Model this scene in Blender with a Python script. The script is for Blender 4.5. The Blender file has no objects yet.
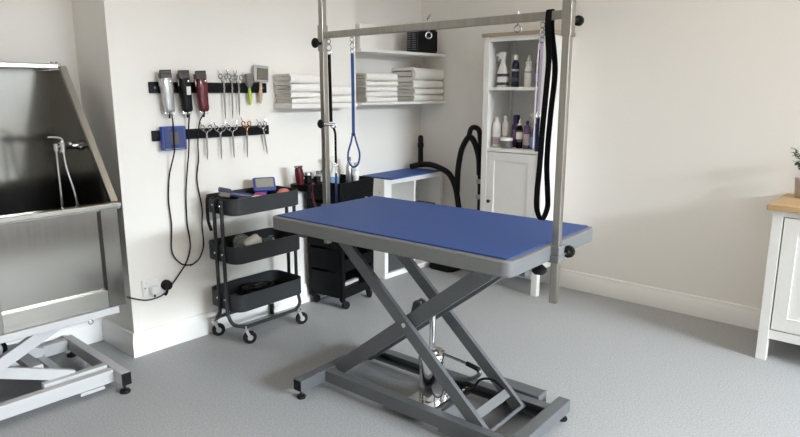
import bpy, bmesh, math, random
from mathutils import Vector, Matrix, noise
random.seed(7)
PI = math.pi
sc = bpy.context.scene
COL = sc.collection
V = Vector

# ------------------------------------------------------------------ materials
def _new(name):
    m = bpy.data.materials.new(name); m.use_nodes = True
    nt = m.node_tree
    return m, nt, nt.nodes['Principled BSDF']

def mat(name, col, rough=.5, metal=0., var=0., vscale=30., bump=0., bscale=80., trans=0., ior=1.45, sheen=0., stretch=None, coat=0., spec=None, rvar=0.):
    m, nt, b = _new(name)
    N, L = nt.nodes, nt.links
    b.inputs['Base Color'].default_value = (*col, 1)
    b.inputs['Roughness'].default_value = rough
    b.inputs['Metallic'].default_value = metal
    b.inputs['IOR'].default_value = ior
    if trans: b.inputs['Transmission Weight'].default_value = trans
    if sheen: b.inputs['Sheen Weight'].default_value = sheen
    if coat: b.inputs['Coat Weight'].default_value = coat
    if spec is not None: b.inputs['Specular IOR Level'].default_value = spec
    if var or bump or rvar:
        tc = N.new('ShaderNodeTexCoord'); mp = N.new('ShaderNodeMapping')
        L.new(tc.outputs['Object'], mp.inputs['Vector'])
        if stretch: mp.inputs['Scale'].default_value = stretch
        if var or rvar:
            n = N.new('ShaderNodeTexNoise'); n.inputs['Scale'].default_value = vscale; n.inputs['Detail'].default_value = 4
            L.new(mp.outputs[0], n.inputs['Vector'])
        if var:
            r = N.new('ShaderNodeMapRange'); r.inputs[3].default_value = 1 - var; r.inputs[4].default_value = 1 + var
            r.inputs[1].default_value = .3; r.inputs[2].default_value = .7
            L.new(n.outputs['Fac'], r.inputs[0])
            mx = N.new('ShaderNodeVectorMath'); mx.operation = 'SCALE'; mx.inputs[0].default_value = col
            L.new(r.outputs[0], mx.inputs['Scale']); L.new(mx.outputs[0], b.inputs['Base Color'])
        if rvar:
            r = N.new('ShaderNodeMapRange'); r.inputs[3].default_value = max(.02, rough - rvar); r.inputs[4].default_value = rough + rvar
            r.inputs[1].default_value = .3; r.inputs[2].default_value = .7
            L.new(n.outputs['Fac'], r.inputs[0]); L.new(r.outputs[0], b.inputs['Roughness'])
        if bump:
            n2 = N.new('ShaderNodeTexNoise'); n2.inputs['Scale'].default_value = bscale; n2.inputs['Detail'].default_value = 3
            L.new(mp.outputs[0], n2.inputs['Vector'])
            bp = N.new('ShaderNodeBump'); bp.inputs['Strength'].default_value = bump; bp.inputs['Distance'].default_value = .002
            L.new(n2.outputs['Fac'], bp.inputs['Height']); L.new(bp.outputs[0], b.inputs['Normal'])
    return m

def mat_floor():
    m, nt, b = _new('speckled_vinyl'); N, L = nt.nodes, nt.links
    tc = N.new('ShaderNodeTexCoord')
    n1 = N.new('ShaderNodeTexNoise'); n1.inputs['Scale'].default_value = 140; n1.inputs['Detail'].default_value = 3
    n2 = N.new('ShaderNodeTexVoronoi'); n2.inputs['Scale'].default_value = 190
    n3 = N.new('ShaderNodeTexNoise'); n3.inputs['Scale'].default_value = 2.2; n3.inputs['Detail'].default_value = 4
    for n in (n1, n2, n3): L.new(tc.outputs['Object'], n.inputs['Vector'])
    r1 = N.new('ShaderNodeValToRGB'); r1.color_ramp.elements[0].position = .36; r1.color_ramp.elements[1].position = .64
    r1.color_ramp.elements[0].color = (.300, .306, .312, 1); r1.color_ramp.elements[1].color = (.40, .406, .412, 1)
    L.new(n1.outputs['Fac'], r1.inputs[0])
    r2 = N.new('ShaderNodeValToRGB'); r2.color_ramp.elements[0].position = .0; r2.color_ramp.elements[1].position = .22
    r2.color_ramp.elements[0].color = (.72, .72, .72, 1); r2.color_ramp.elements[1].color = (1, 1, 1, 1)
    L.new(n2.outputs['Distance'], r2.inputs[0])
    mx = N.new('ShaderNodeMix'); mx.data_type = 'RGBA'; mx.blend_type = 'MULTIPLY'; mx.inputs[0].default_value = 1
    L.new(r1.outputs[0], mx.inputs[6]); L.new(r2.outputs[0], mx.inputs[7])
    L.new(mx.outputs[2], b.inputs['Base Color'])
    rr = N.new('ShaderNodeMapRange'); rr.inputs[1].default_value = .3; rr.inputs[2].default_value = .7
    rr.inputs[3].default_value = .52; rr.inputs[4].default_value = .64; b.inputs['Specular IOR Level'].default_value = .3
    L.new(n3.outputs['Fac'], rr.inputs[0]); L.new(rr.outputs[0], b.inputs['Roughness'])
    bp = N.new('ShaderNodeBump'); bp.inputs['Strength'].default_value = .08; bp.inputs['Distance'].default_value = .002
    L.new(n1.outputs['Fac'], bp.inputs['Height']); L.new(bp.outputs[0], b.inputs['Normal'])
    return m

def mat_mat(name, col):
    m, nt, b = _new(name); N, L = nt.nodes, nt.links
    tc = N.new('ShaderNodeTexCoord'); mp = N.new('ShaderNodeMapping'); mp.inputs['Rotation'].default_value = (0, 0, PI/4)
    L.new(tc.outputs['Object'], mp.inputs['Vector'])
    v = N.new('ShaderNodeTexVoronoi'); v.inputs['Scale'].default_value = 85; v.inputs['Randomness'].default_value = 0
    v.voronoi_dimensions = '2D'
    L.new(mp.outputs[0], v.inputs['Vector'])
    bp = N.new('ShaderNodeBump'); bp.inputs['Strength'].default_value = .5; bp.inputs['Distance'].default_value = .002
    L.new(v.outputs['Distance'], bp.inputs['Height']); L.new(bp.outputs[0], b.inputs['Normal'])
    r = N.new('ShaderNodeMapRange'); r.inputs[1].default_value = 0; r.inputs[2].default_value = .6
    r.inputs[3].default_value = 1.12; r.inputs[4].default_value = .82
    L.new(v.outputs['Distance'], r.inputs[0])
    mx = N.new('ShaderNodeVectorMath'); mx.operation = 'SCALE'; mx.inputs[0].default_value = col
    L.new(r.outputs[0], mx.inputs['Scale']); L.new(mx.outputs[0], b.inputs['Base Color'])
    b.inputs['Roughness'].default_value = .55
    return m

def mat_wood(name, c1, c2, axis=(1, 12, 12)):
    m, nt, b = _new(name); N, L = nt.nodes, nt.links
    tc = N.new('ShaderNodeTexCoord'); mp = N.new('ShaderNodeMapping'); mp.inputs['Scale'].default_value = axis
    L.new(tc.outputs['Object'], mp.inputs['Vector'])
    n = N.new('ShaderNodeTexNoise'); n.inputs['Scale'].default_value = 6; n.inputs['Detail'].default_value = 6
    L.new(mp.outputs[0], n.inputs['Vector'])
    r = N.new('ShaderNodeValToRGB'); r.color_ramp.elements[0].position = .35; r.color_ramp.elements[1].position = .65
    r.color_ramp.elements[0].color = (*c1, 1); r.color_ramp.elements[1].color = (*c2, 1)
    L.new(n.outputs['Fac'], r.inputs[0]); L.new(r.outputs[0], b.inputs['Base Color'])
    b.inputs['Roughness'].default_value = .5
    return m

M = dict(
    wall=mat('matt_wall_paint', (.80, .77, .725), .85, var=.012, vscale=1.5, bump=.05, bscale=120),
    ceiling=mat('ceiling_paint', (.84, .82, .78), .9),
    trim=mat('white_gloss_paint', (.80, .79, .765), .4),
    floor=mat_floor(),
    steel=mat('brushed_steel', (.215, .204, .184), .15, 1, var=.02, vscale=5, rvar=.012, stretch=(14, 14, .6)),
    steelh=mat('brushed_steel_rail', (.33, .315, .285), .24, 1, var=.07, vscale=5, stretch=(.6, 14, 14)),
    blademetal=mat('clipper_blade_steel', (.085, .08, .075), .3, 1),
    chrome=mat('chrome', (.78, .78, .78), .08, 1),
    chromed=mat('dark_chrome', (.34, .34, .34), .18, 1),
    post=mat('satin_steel_tube', (.36, .342, .308), .30, 1, var=.10, vscale=6, stretch=(12, 12, .6)),
    powder=mat('hammered_grey_powder_coat', (.130, .136, .142), .42, .3, var=.13, vscale=260, bump=.12, bscale=300),
    edge=mat('grey_speckled_edging', (.172, .176, .178), .42, .2, var=.16, vscale=300, bump=.1, bscale=300),
    blue=mat_mat('blue_rubber', (.0180, .060, .235)),
    bluem=mat('blue_rubber_plain', (.03, .085, .29), .6, var=.08, vscale=120),
    black=mat('black_plastic', (.006, .006, .0065), .45, spec=.22),
    blackm=mat('black_matt', (.006, .006, .0065), .7, spec=.15),
    rubber=mat('black_rubber', (.007, .007, .007), .55, spec=.22),
    cartblk=mat('black_cart_plastic', (.0040, .0042, .0050), .45, spec=.14),
    charcoal=mat('charcoal_metal', (.032, .034, .037), .5, 0, spec=.25),
    white=mat('white_lacquer', (.76, .75, .725), .38, var=.01, vscale=10),
    whitem=mat('white_frame_steel', (.47, .47, .475), .4),
    oak=mat_wood('oak_top', (.40, .25, .12), (.52, .345, .18), (9, 1.2, 9)),
    oaks=mat_wood('oak_shelf_top', (.30, .23, .155), (.38, .295, .205), (9, 1.2, 9)),
    towel=mat('white_terry', (.80, .775, .73), .95, var=.04, vscale=60, bump=.5, bscale=260, sheen=.3),
    navyw=mat('blue_webbing', (.013, .048, .165), .7, bump=.3, bscale=300),
    blackw=mat('black_webbing', (.005, .005, .0055), .8, spec=.1),
    purple=mat('lilac_webbing', (.40, .36, .48), .7),
    pinkw=mat('white_pink_webbing', (.72, .62, .66), .7),
    silver=mat('silver_clipper', (.50, .50, .49), .3, .8),
    red=mat('dark_red_gloss', (.105, .008, .014), .25, coat=.4),
    redp=mat('red_plastic', (.085, .008, .013), .35),
    scissor=mat('scissor_steel', (.42, .42, .42), .2, 1),
    copper=mat('copper_rings', (.42, .20, .12), .25, 1),
    lime=mat('lime_plastic', (.36, .50, .04), .4),
    greyp=mat('grey_plastic', (.14, .15, .17), .45),
    ltgrey=mat('light_grey_plastic', (.42, .42, .42), .4),
    wirepad=mat('wire_pin_pad', (.17, .145, .115), .7, var=.35, vscale=240, bump=.6, bscale=400),
    handlew=mat_wood('beech_handle', (.42, .30, .19), (.56, .42, .29)),
    bluep=mat('blue_plastic', (.028, .055, .25), .35),
    bluelid=mat('blue_tinted_lid', (.045, .06, .17), .25),
    tan=mat('tan_tool', (.10, .09, .10), .6),
    navyp=mat('navy_plastic', (.022, .026, .075), .4),
    olive=mat('olive_grey_plastic', (.13, .125, .105), .5),
    cream=mat('cream_plastic', (.72, .66, .44), .45),
    magenta=mat('magenta_plastic', (.24, .03, .17), .4),
    pink=mat('coral_foam', (.55, .17, .14), .6),
    clear=mat('clear_plastic', (.86, .88, .88), .12, trans=.85, ior=1.3),
    frosted=mat('frosted_plastic', (.78, .78, .76), .3, trans=.2, ior=1.3),
    bottlew=mat('white_bottle', (.80, .79, .76), .35),
    navyb=mat('navy_bottle', (.012, .018, .05), .25),
    labelw=mat('white_label', (.76, .75, .73), .5, var=.10, vscale=160),
    labeld=mat('dark_label', (.05, .05, .085), .5, var=.5, vscale=220),
    labelp=mat('plum_print_label', (.50, .40, .44), .5, var=.35, vscale=120),
    labelb=mat('blue_label', (.17, .30, .52), .5, var=.25, vscale=120),
    green=mat('green_cap', (.012, .10, .045), .4),
    teal=mat('teal_liquid', (.16, .23, .23), .2, trans=.35, ior=1.3),
    violet=mat('violet_liquid', (.085, .05, .16), .22, trans=.2, ior=1.3),
    lilacb=mat('mauve_liquid', (.20, .13, .26), .22, trans=.3, ior=1.3),
    blueliq=mat('pale_blue_liquid', (.17, .23, .40), .15, trans=.4, ior=1.3),
    jar=mat('grey_gel', (.17, .175, .165), .2, trans=.3, ior=1.3),
    pot=mat('grey_pink_pot', (.50, .42, .37), .7, var=.08, vscale=40),
    leaf=mat('green_leaf', (.03, .075, .02), .5, var=.35, vscale=30),
    stem=mat('brown_stem', (.07, .05, .03), .7),
    soil=mat('soil', (.03, .022, .016), .9),
    socket=mat('socket_plate', (.76, .755, .74), .3),
    gap=mat('dark_gap', (.05, .05, .05), .8),
    felt=mat('dark_grey_fabric', (.055, .057, .06), .9, bump=.3, bscale=200),
    box=mat('white_box_card', (.80, .78, .73), .7),
    glasspane=mat('tea_pink', (.4, .1, .1), .5),
)

# ------------------------------------------------------------------ mesh builder
class MB:
    def __init__(s): s.bm = bmesh.new(); s.flat = []
    def _xf(s, verts, mtx): bmesh.ops.transform(s.bm, matrix=mtx, verts=verts)
    def box(s, c, d, rot=None, bev=0., seg=2):
        r = bmesh.ops.create_cube(s.bm, size=1)
        vs = r['verts']
        bmesh.ops.scale(s.bm, vec=V(d), verts=vs)
        if bev:
            es = list({e for v in vs for e in v.link_edges})
            rr = bmesh.ops.bevel(s.bm, geom=es, offset=min(bev, min(d)*.49), segments=seg, profile=.5, affect='EDGES')
            vs = list({v for f in rr['faces'] for v in f.verts} | {v for v in vs if v.is_valid})
        m = Matrix.Translation(V(c))
        if rot is not None: m = m @ (rot.to_4x4() if hasattr(rot, 'to_4x4') else rot)
        s._xf(vs, m); s.flat += list({f for v in vs for f in v.link_faces}); return s
    def span(s, lo, hi, bev=0., seg=2):
        lo, hi = V(lo), V(hi)
        return s.box((lo+hi)/2, [abs(a) for a in (hi-lo)], bev=bev, seg=seg)
    def bar(s, p0, p1, w, h, up=(0, 0, 1), bev=.002):
        p0, p1 = V(p0), V(p1); d = p1-p0; z = d.normalized(); x = V(up).cross(z).normalized(); y = z.cross(x)
        R = Matrix((x, y, z)).transposed()
        return s.box((p0+p1)/2, (w, h, d.length), R, bev)
    def cyl(s, p0, p1, r0, r1=None, seg=20):
        p0, p1 = V(p0), V(p1); d = p1-p0
        r = bmesh.ops.create_cone(s.bm, cap_ends=True, segments=seg, radius1=r0, radius2=r0 if r1 is None else r1, depth=d.length)
        q = V((0, 0, 1)).rotation_difference(d.normalized()).to_matrix().to_4x4()
        s._xf(r['verts'], Matrix.Translation((p0+p1)/2) @ q); return s
    def sphere(s, c, r, sx=1, sy=1, sz=1, rot=None, seg=16):
        q = bmesh.ops.create_uvsphere(s.bm, u_segments=seg, v_segments=max(6, seg*2//3), radius=r)
        m = Matrix.Translation(V(c)) @ (rot.to_4x4() if rot is not None else Matrix()) @ Matrix.Diagonal((sx, sy, sz, 1))
        s._xf(q['verts'], m); return s
    def lathe(s, prof, at=(0, 0, 0), mtx=None, seg=24):
        rings = []
        m = Matrix.Translation(V(at)) @ (mtx.to_4x4() if mtx is not None else Matrix())
        for r, z in prof:
            if r < 1e-5: rings.append([s.bm.verts.new(m @ V((0, 0, z)))])
            else: rings.append([s.bm.verts.new(m @ V((r*math.cos(2*PI*i/seg), r*math.sin(2*PI*i/seg), z))) for i in range(seg)])
        for a, b in zip(rings, rings[1:]):
            for i in range(seg):
                j = (i+1) % seg
                if len(a) == 1 and len(b) == 1: continue
                if len(a) == 1: s.bm.faces.new((a[0], b[j], b[i]))
                elif len(b) == 1: s.bm.faces.new((a[i], a[j], b[0]))
                else: s.bm.faces.new((a[i], a[j], b[j], b[i]))
        for ring, flip in ((rings[0], True), (rings[-1], False)):
            if len(ring) > 1: s.bm.faces.new(ring[::-1] if flip else ring)
        return s
    def rings(s, rs, closed=False, caps=True):
        rr = [[s.bm.verts.new(V(p)) for p in r] for r in rs]
        n = len(rr[0])
        pairs = list(zip(rr, rr[1:])) + ([(rr[-1], rr[0])] if closed else [])
        for a, b in pairs:
            for i in range(n):
                j = (i+1) % n
                s.bm.faces.new((a[i], a[j], b[j], b[i]))
        if caps and not closed:
            s.bm.faces.new(rr[0][::-1]); s.bm.faces.new(rr[-1])
        return s
    def tube(s, pts, r, seg=10, n=6, smooth=True, closed=False):
        P = spline(pts, n, closed) if smooth else [V(p) for p in pts]
        rs = []
        up = None
        N_ = len(P)
        for i, p in enumerate(P):
            if closed: t = (P[(i+1) % N_]-P[i-1]).normalized()
            else: t = (P[min(i+1, N_-1)]-P[max(i-1, 0)]).normalized()
            if up is None:
                up = t.orthogonal().normalized()
            up = (up - t*up.dot(t)).normalized()
            w = t.cross(up)
            rad = r if not callable(r) else r(i/(N_-1))
            rs.append([p+up*rad*math.cos(2*PI*k/seg)+w*rad*math.sin(2*PI*k/seg) for k in range(seg)])
        return s.rings(rs, closed)
    def ribbon(s, pts, wdir, w, t, n=8, smooth=True, closed=False):
        P = spline(pts, n, closed) if smooth else [V(p) for p in pts]
        wd = V(wdir).normalized(); rs = []
        N_ = len(P)
        for i, p in enumerate(P):
            tg = (P[(i+1) % N_]-P[i-1]).normalized() if closed else (P[min(i+1, N_-1)]-P[max(i-1, 0)]).normalized()
            nn = tg.cross(wd)
            nn = nn.normalized() if nn.length > 1e-4 else V((1, 0, 0))
            ww = nn.cross(tg).normalized()
            rs.append([p+ww*w/2+nn*t/2, p-ww*w/2+nn*t/2, p-ww*w/2-nn*t/2, p+ww*w/2-nn*t/2])
        return s.rings(rs, closed)
    def torus(s, c, R, r, normal=(0, 1, 0), seg=20, rs=8, sx=1):
        n = V(normal).normalized(); a = n.orthogonal().normalized(); b = n.cross(a)
        if abs(n.z) < .5:
            a = V((0, 0, 1)).cross(n).normalized(); b = V((0, 0, 1))
        return s.tube([V(c)+a*R*sx*math.cos(2*PI*k/seg)+b*R*math.sin(2*PI*k/seg) for k in range(seg)], r, rs, smooth=False, closed=True)
    def prism(s, poly, axis, lo, hi):
        """poly of 2-D points in the plane perpendicular to axis 'x','y' or 'z'"""
        f = {'x': lambda p, h: (h, p[0], p[1]), 'y': lambda p, h: (p[0], h, p[1]), 'z': lambda p, h: (p[0], p[1], h)}[axis]
        return s.rings([[f(p, lo) for p in poly], [f(p, hi) for p in poly]])
    def loft(s, secs, k=3.2, seg=20):
        """secs: (z, cx, cy, w, d) rounded sections"""
        rs = []
        for z, cx, cy, w, d in secs:
            ring = []
            for i in range(seg):
                a = 2*PI*i/seg; c, q = math.cos(a), math.sin(a)
                ring.append((cx+w/2*math.copysign(abs(c)**(2/k), c), cy+d/2*math.copysign(abs(q)**(2/k), q), z))
            rs.append(ring)
        return s.rings(rs)
    def xf(s, m):
        bmesh.ops.transform(s.bm, matrix=m, verts=s.bm.verts[:]); return s
    def build(s, name, m, parent=None, angle=40, bev=0., label=None):
        bmesh.ops.recalc_face_normals(s.bm, faces=s.bm.faces[:])
        for f in s.bm.faces: f.smooth = True
        for f in s.flat:
            if f.is_valid: f.smooth = False
        fl = [f.smooth for f in s.bm.faces]
        me = bpy.data.meshes.new(name); s.bm.to_mesh(me); s.bm.free()
        me.materials.append(M[m] if isinstance(m, str) else m)
        me.set_sharp_from_angle(angle=math.radians(angle))
        me.polygons.foreach_set('use_smooth', fl)
        o = bpy.data.objects.new(name, me); COL.objects.link(o)
        if parent is not None: o.parent = parent
        if bev:
            b = o.modifiers.new('bevel', 'BEVEL'); b.width = bev; b.segments = 2; b.limit_method = 'ANGLE'; b.angle_limit = .7
        if label: o['label'] = label
        return o

def spline(pts, n=6, closed=False):
    P = [V(p) for p in pts]; N_ = len(P); out = []
    if N_ < 3: return P
    rng = range(N_) if closed else range(N_-1)
    for i in rng:
        p1, p2 = P[i], P[(i+1) % N_]
        p0 = P[i-1] if (closed or i > 0) else p1*2-p2
        p3 = P[(i+2) % N_] if (closed or i+2 < N_) else p2*2-p1
        for k in range(n):
            t = k/n
            out.append(.5*((2*p1)+(p2-p0)*t+(2*p0-5*p1+4*p2-p3)*t*t+(3*p1-p0-3*p2+p3)*t**3))
    if not closed: out.append(P[-1])
    return out

def rrect(x0, y0, x1, y1, r, n=5):
    out = []
    for cx, cy, a0 in ((x1-r, y1-r, 0), (x0+r, y1-r, 90), (x0+r, y0+r, 180), (x1-r, y0+r, 270)):
        for k in range(n+1):
            a = math.radians(a0+90*k/n); out.append((cx+r*math.cos(a), cy+r*math.sin(a)))
    return out

def tag(o, label, cat, group=None, kind=None):
    o['label'] = label; o['category'] = cat
    if group: o['group'] = group
    if kind: o['kind'] = kind
    return o
def thing(name, label, cat, loc=(0, 0, 0), rz=0., group=None):
    o = bpy.data.objects.new(name, None); COL.objects.link(o)
    o.location = loc; o.rotation_euler = (0, 0, rz); o.empty_display_size = .05
    return tag(o, label, cat, group)
def dup(root, loc, rot=(0, 0, 0), label=None):
    r = root.copy(); COL.objects.link(r); r.location = loc; r.rotation_euler = rot
    if label: r['label'] = label
    for ch in list(root.children):
        c = ch.copy(); COL.objects.link(c); c.parent = r
        for g in list(ch.children):
            d = g.copy(); COL.objects.link(d); d.parent = c
    return r
def struct(mb, name, m, label, cat, **k):
    return tag(mb.build(name, m, **k), label, cat, kind='structure')

# ------------------------------------------------------------------ the room
UL, UR = -1.6, 3.755            # left and right walls
VF = -4.7                       # wall behind the camera
VB = 2.907                      # chimney-breast face
B0, B1 = 1.30, 2.865            # chimney-breast ends
VA, VA2 = 3.255, 3.10           # alcove backs
CH = 2.7
struct(MB().span((UL-.1, VF-.1, -.08), (UR+.1, 3.5, 0)), 'floor', 'floor', 'grey speckled vinyl floor', 'floor')
struct(MB().span((UL-.1, VF-.1, CH), (UR+.1, 3.5, CH+.08)), 'ceiling', 'ceiling', 'white ceiling', 'ceiling')
struct(MB().span((B0, VB, 0), (B1, 3.5, CH)), 'wall_back', 'wall', 'off-white projecting wall that carries the tool rails', 'wall')
struct(MB().span((UL, VA, 0), (B0, 3.5, CH)), 'wall_alcove_left', 'wall', 'off-white recessed wall behind the steel bath', 'wall')
struct(MB().span((B1, VA2, 0), (UR, 3.5, CH)), 'wall_alcove_right', 'wall', 'off-white recessed wall behind the towel shelf', 'wall')
struct(MB().span((UR, VF-.1, 0), (UR+.1, 3.5, CH)), 'wall_right', 'wall', 'long bare off-white wall beside the cabinets', 'wall')
struct(MB().span((UL-.1, VF-.1, 0), (UL, 3.5, CH)), 'wall_left', 'wall', 'off-white wall left of the bath, outside the view', 'wall')
W0, W1, Z0, Z1 = .9, 3.66, .9, 2.62
wf = MB(); wf.span((UL, VF-.1, 0), (W0, VF, CH)); wf.span((W1, VF-.1, 0), (UR, VF, CH)); wf.span((W0, VF-.1, 0), (W1, VF, Z0)); wf.span((W0, VF-.1, Z1), (W1, VF, CH))
struct(wf, 'wall_front', 'wall', 'off-white wall with the window opening, behind the camera', 'wall')
wn = MB()
for a, b in (((W0, Z0), (W0+.05, Z1)), ((W1-.05, Z0), (W1, Z1)), ((W0, Z0), (W1, Z0+.05)), ((W0, Z1-.05), (W1, Z1)), (((W0+W1)/2-.03, Z0), ((W0+W1)/2+.03, Z1))):
    wn.span((a[0], VF-.07, a[1]), (b[0], VF-.02, b[1]))
struct(wn, 'window_1', 'trim', 'white window frame behind the camera', 'window', bev=.003)

SK = [(0, 0), (.019, 0), (.019, .088), (.015, .096), (.012, .104), (.010, .118), (.004, .122), (0, .122)]
def skirting(name, p0, p1, nrm, label, m0=0, m1=0):
    p0, p1, nrm = V((*p0, 0)), V((*p1, 0)), V((*nrm, 0)); d = (p1-p0).normalized()
    rs = [[p+nrm*a+d*a*k+V((0, 0, b)) for a, b in SK] for p, k in ((p0, m0), (p1, m1))]
    struct(MB().rings(rs), name, 'trim', label, 'baseboard', angle=30)
skirting('baseboard_back', (B0, VB), (B1, VB), (0, -1), 'white skirting board along the tool wall', -1, 0)
skirting('baseboard_alcove_left', (UL, VA), (B0, VA), (0, -1), 'white skirting board behind the steel bath', 0, -1)
skirting('baseboard_return', (B0, VB), (B0, VA), (-1, 0), 'short white skirting board turning into the bath alcove', -1, -1)
skirting('baseboard_right', (UR, VF), (UR, VA2), (-1, 0), 'long white skirting board along the bare wall', 0, -1)
skirting('baseboard_alcove_right', (B1, VA2), (UR, VA2), (0, -1), 'white skirting board behind the cube shelf', 0, -1)

fm = tag(MB().span((0, 0, 0), (2.1, 2.5, .010), bev=.003).build('reflection_mat', mat('reflection_mat_brown', (.055, .040, .028), .95, bump=.6, bscale=200)), 'added unseen dark brown mat behind the camera, darkening the bath reflection', 'mat')  # unseen mat, added to darken the floor mirrored in the bath front panel
fm.location = (.95, -2.75, 0)

# ------------------------------------------------------------------ grooming table
T = thing('grooming_table', 'grey scissor-lift grooming table with a hydraulic cylinder, centre of the room', 'table', (1.8492, 1.4975, 0), .0384)
HW, HL = .324, .556
top = MB().prism(rrect(-HW, -HL, HW, HL, .035, 7), 'z', .748, .799)
top.build('tabletop', 'edge', T, bev=.004)
fr = MB()
for x in (-.10, .165): fr.bar((x, -.50, .722), (x, .50, .722), .04, .05)
for y in (-.42, .42): fr.bar((-.28, y, .735), (.28, y, .735), .04, .025)
fr.build('top_frame', 'powder', T)
for y, in ((.468,), (-.485,)):
    f = MB().bar((-.282, y, .064), (.294, y, .064), .05, .052, bev=.003).build('foot_bar', 'powder', T)
    for x in (-.2825, .2945): MB().box((x, y, .064), (.004, .044, .046), bev=.001).build('end_cap', 'black', f)
    for x in (-.262, .28):
        MB().lathe([(0, 0), (.019, 0), (.021, .005), (.019, .011), (.008, .014), (.005, .018), (.005, .04), (0, .04)], (x, y, 0)).build('levelling_foot', 'rubber', T)
def channel(x0, x1, inward):
    m = MB()
    m.span((x0, -.462, .036), (x1, .445, .041)); m.span((x0, -.462, .083), (x1, .445, .088))
    xo = x0 if inward > 0 else x1
    m.span((xo-.002, -.462, .036), (xo+.002, .445, .088)); return m
channel(-.138, -.100, 1).build('base_rail', 'powder', T, bev=.001)
channel(.172, .215, -1).build('base_rail', 'powder', T, bev=.001)
MB().bar((-.12, -.02, .027), (.195, -.02, .027), .16, .012).build('cross_plate', 'powder', T)
MB().span((-.137, -.40, .018), (-.105, -.17, .036)).build('rail_stiffener', 'powder', T)
# scissor arms
A1a, A1b = (.405, .722), (-.352, .052)       # y, z
A2a, A2b = (.440, .070), (-.392, .722)
for x in (-.092, .165):
    MB().bar((x, *A1a), (x, *A1b), .053, .020, up=(1, 0, 0)).build('scissor_arm', 'powder', T)
for x in (-.062, .140):
    MB().bar((x, *A2a), (x, *A2b), .062, .026, up=(1, 0, 0)).build('scissor_arm', 'powder', T)
MB().bar((-.084, -.300, .106), (.157, -.300, .106), .006, .036, up=(0, .75, .66)).build('tie_plate', 'edge', T)
MB().bar((-.03, .395, .105), (.105, .395, .105), .05, .006, up=(0, .6, .8)).build('tie_plate', 'powder', T)
for x0, x1, y, z in ((-.102, .172, .028, .392), (-.112, .186, .44, .071), (-.10, .17, -.39, .722), (-.115, .19, -.362, .063), (-.11, .17, .385, .717)):
    MB().cyl((x0, y, z), (x1, y, z), .008).build('pivot_pin', 'powder', T)
for x, y, z in ((-.102, .028, .392), (-.102, -.345, .063)):
    MB().cyl((x-.004, y, z), (x, y, z), .011, .012, 6).build('bolt', 'chrome', T)
MB().bar((-.05, -.012, .425), (.123, -.012, .425), .034, .030, up=(0, -.63, .77)).build('lift_beam', 'powder', T)
br = MB()
for x in (-.020, .012): br.prism([(.055, .415), (.045, .462), (.030, .474), (.012, .470), (-.020, .44), (.0, .41)], 'x', x-.003, x+.003)
br.cyl((-.023, .028, .458), (.015, .028, .458), .006)
br.build('bracket', 'powder', T)
# hydraulic cylinder
cx, cy = .045, -.005
hc = MB().lathe([(0, .041), (.053, .041), (.0535, .045), (.0535, .205), (.057, .206), (.057, .232), (.052, .240), (.030, .243), (.030, .252), (.016, .256), (0, .256)], (cx, cy, 0), seg=36).build('hydraulic_cylinder', 'chrome', T)
MB().cyl((cx, cy, .25), (cx, -.006, .418), .013, seg=20).build('piston_rod', 'chrome', hc)
MB().box((cx, cy, .037), (.16, .14, .008), bev=.002).build('base_plate', 'chrome', hc)
MB().cyl((.092, -.052, .042), (.092, -.052, .105), .014, seg=16).build('valve_tube', 'chrome', hc)
pl = MB().tube([(.05, -.055, .243), (.06, -.12, .232), (.07, -.175, .222)], .0055).build('pump_lever', 'chromed', T)
MB().tube([(.068, -.160, .224), (.073, -.205, .214), (.075, -.215, .205)], .010).build('grip', 'rubber', pl)
MB().tube([(.075, -.212, .207), (.08, -.215, .190), (.10, -.17, .150), (.115, -.105, .120), (.10, -.06, .118), (.08, -.045, .12)], .009).build('return_bar', 'powder', pl)
MB().tube([(.135, -.295, .13), (.14, -.24, .15), (.13, -.19, .14), (.12, -.16, .10), (.10, -.12, .085)], .005).build('hose', 'rubber', T)
MB().box((.10, -.13, .085), (.05, .012, .012), bev=.003).build('release_tab', 'chrome', T)
MB().box((.262, -.305, .052), (.072, .20, .085), bev=.004).build('pump_housing', 'powder', T)
MB().box((.216, -.305, .055), (.022, .06, .03)).build('mounting_bracket', 'powder', T)
kb = MB().lathe([(0, .648), (.020, .648), (.027, .656), (.027, .668), (.014, .680), (.008, .684), (.008, .748), (0, .748)], (.078, -.452, .006)).build('clamp_knob', 'black', T)

# the blue mat lies on the top
mm = tag(MB().prism(rrect(-HW+.022, -HL+.022, HW-.022, HL-.022, .006), 'z', 0, .0045).build('rubber_mat', 'blue'), 'large blue textured rubber mat covering the grooming table top', 'mat')
mm.location = (1.8492, 1.4975, .7995); mm.rotation_euler.z = .0384

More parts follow.
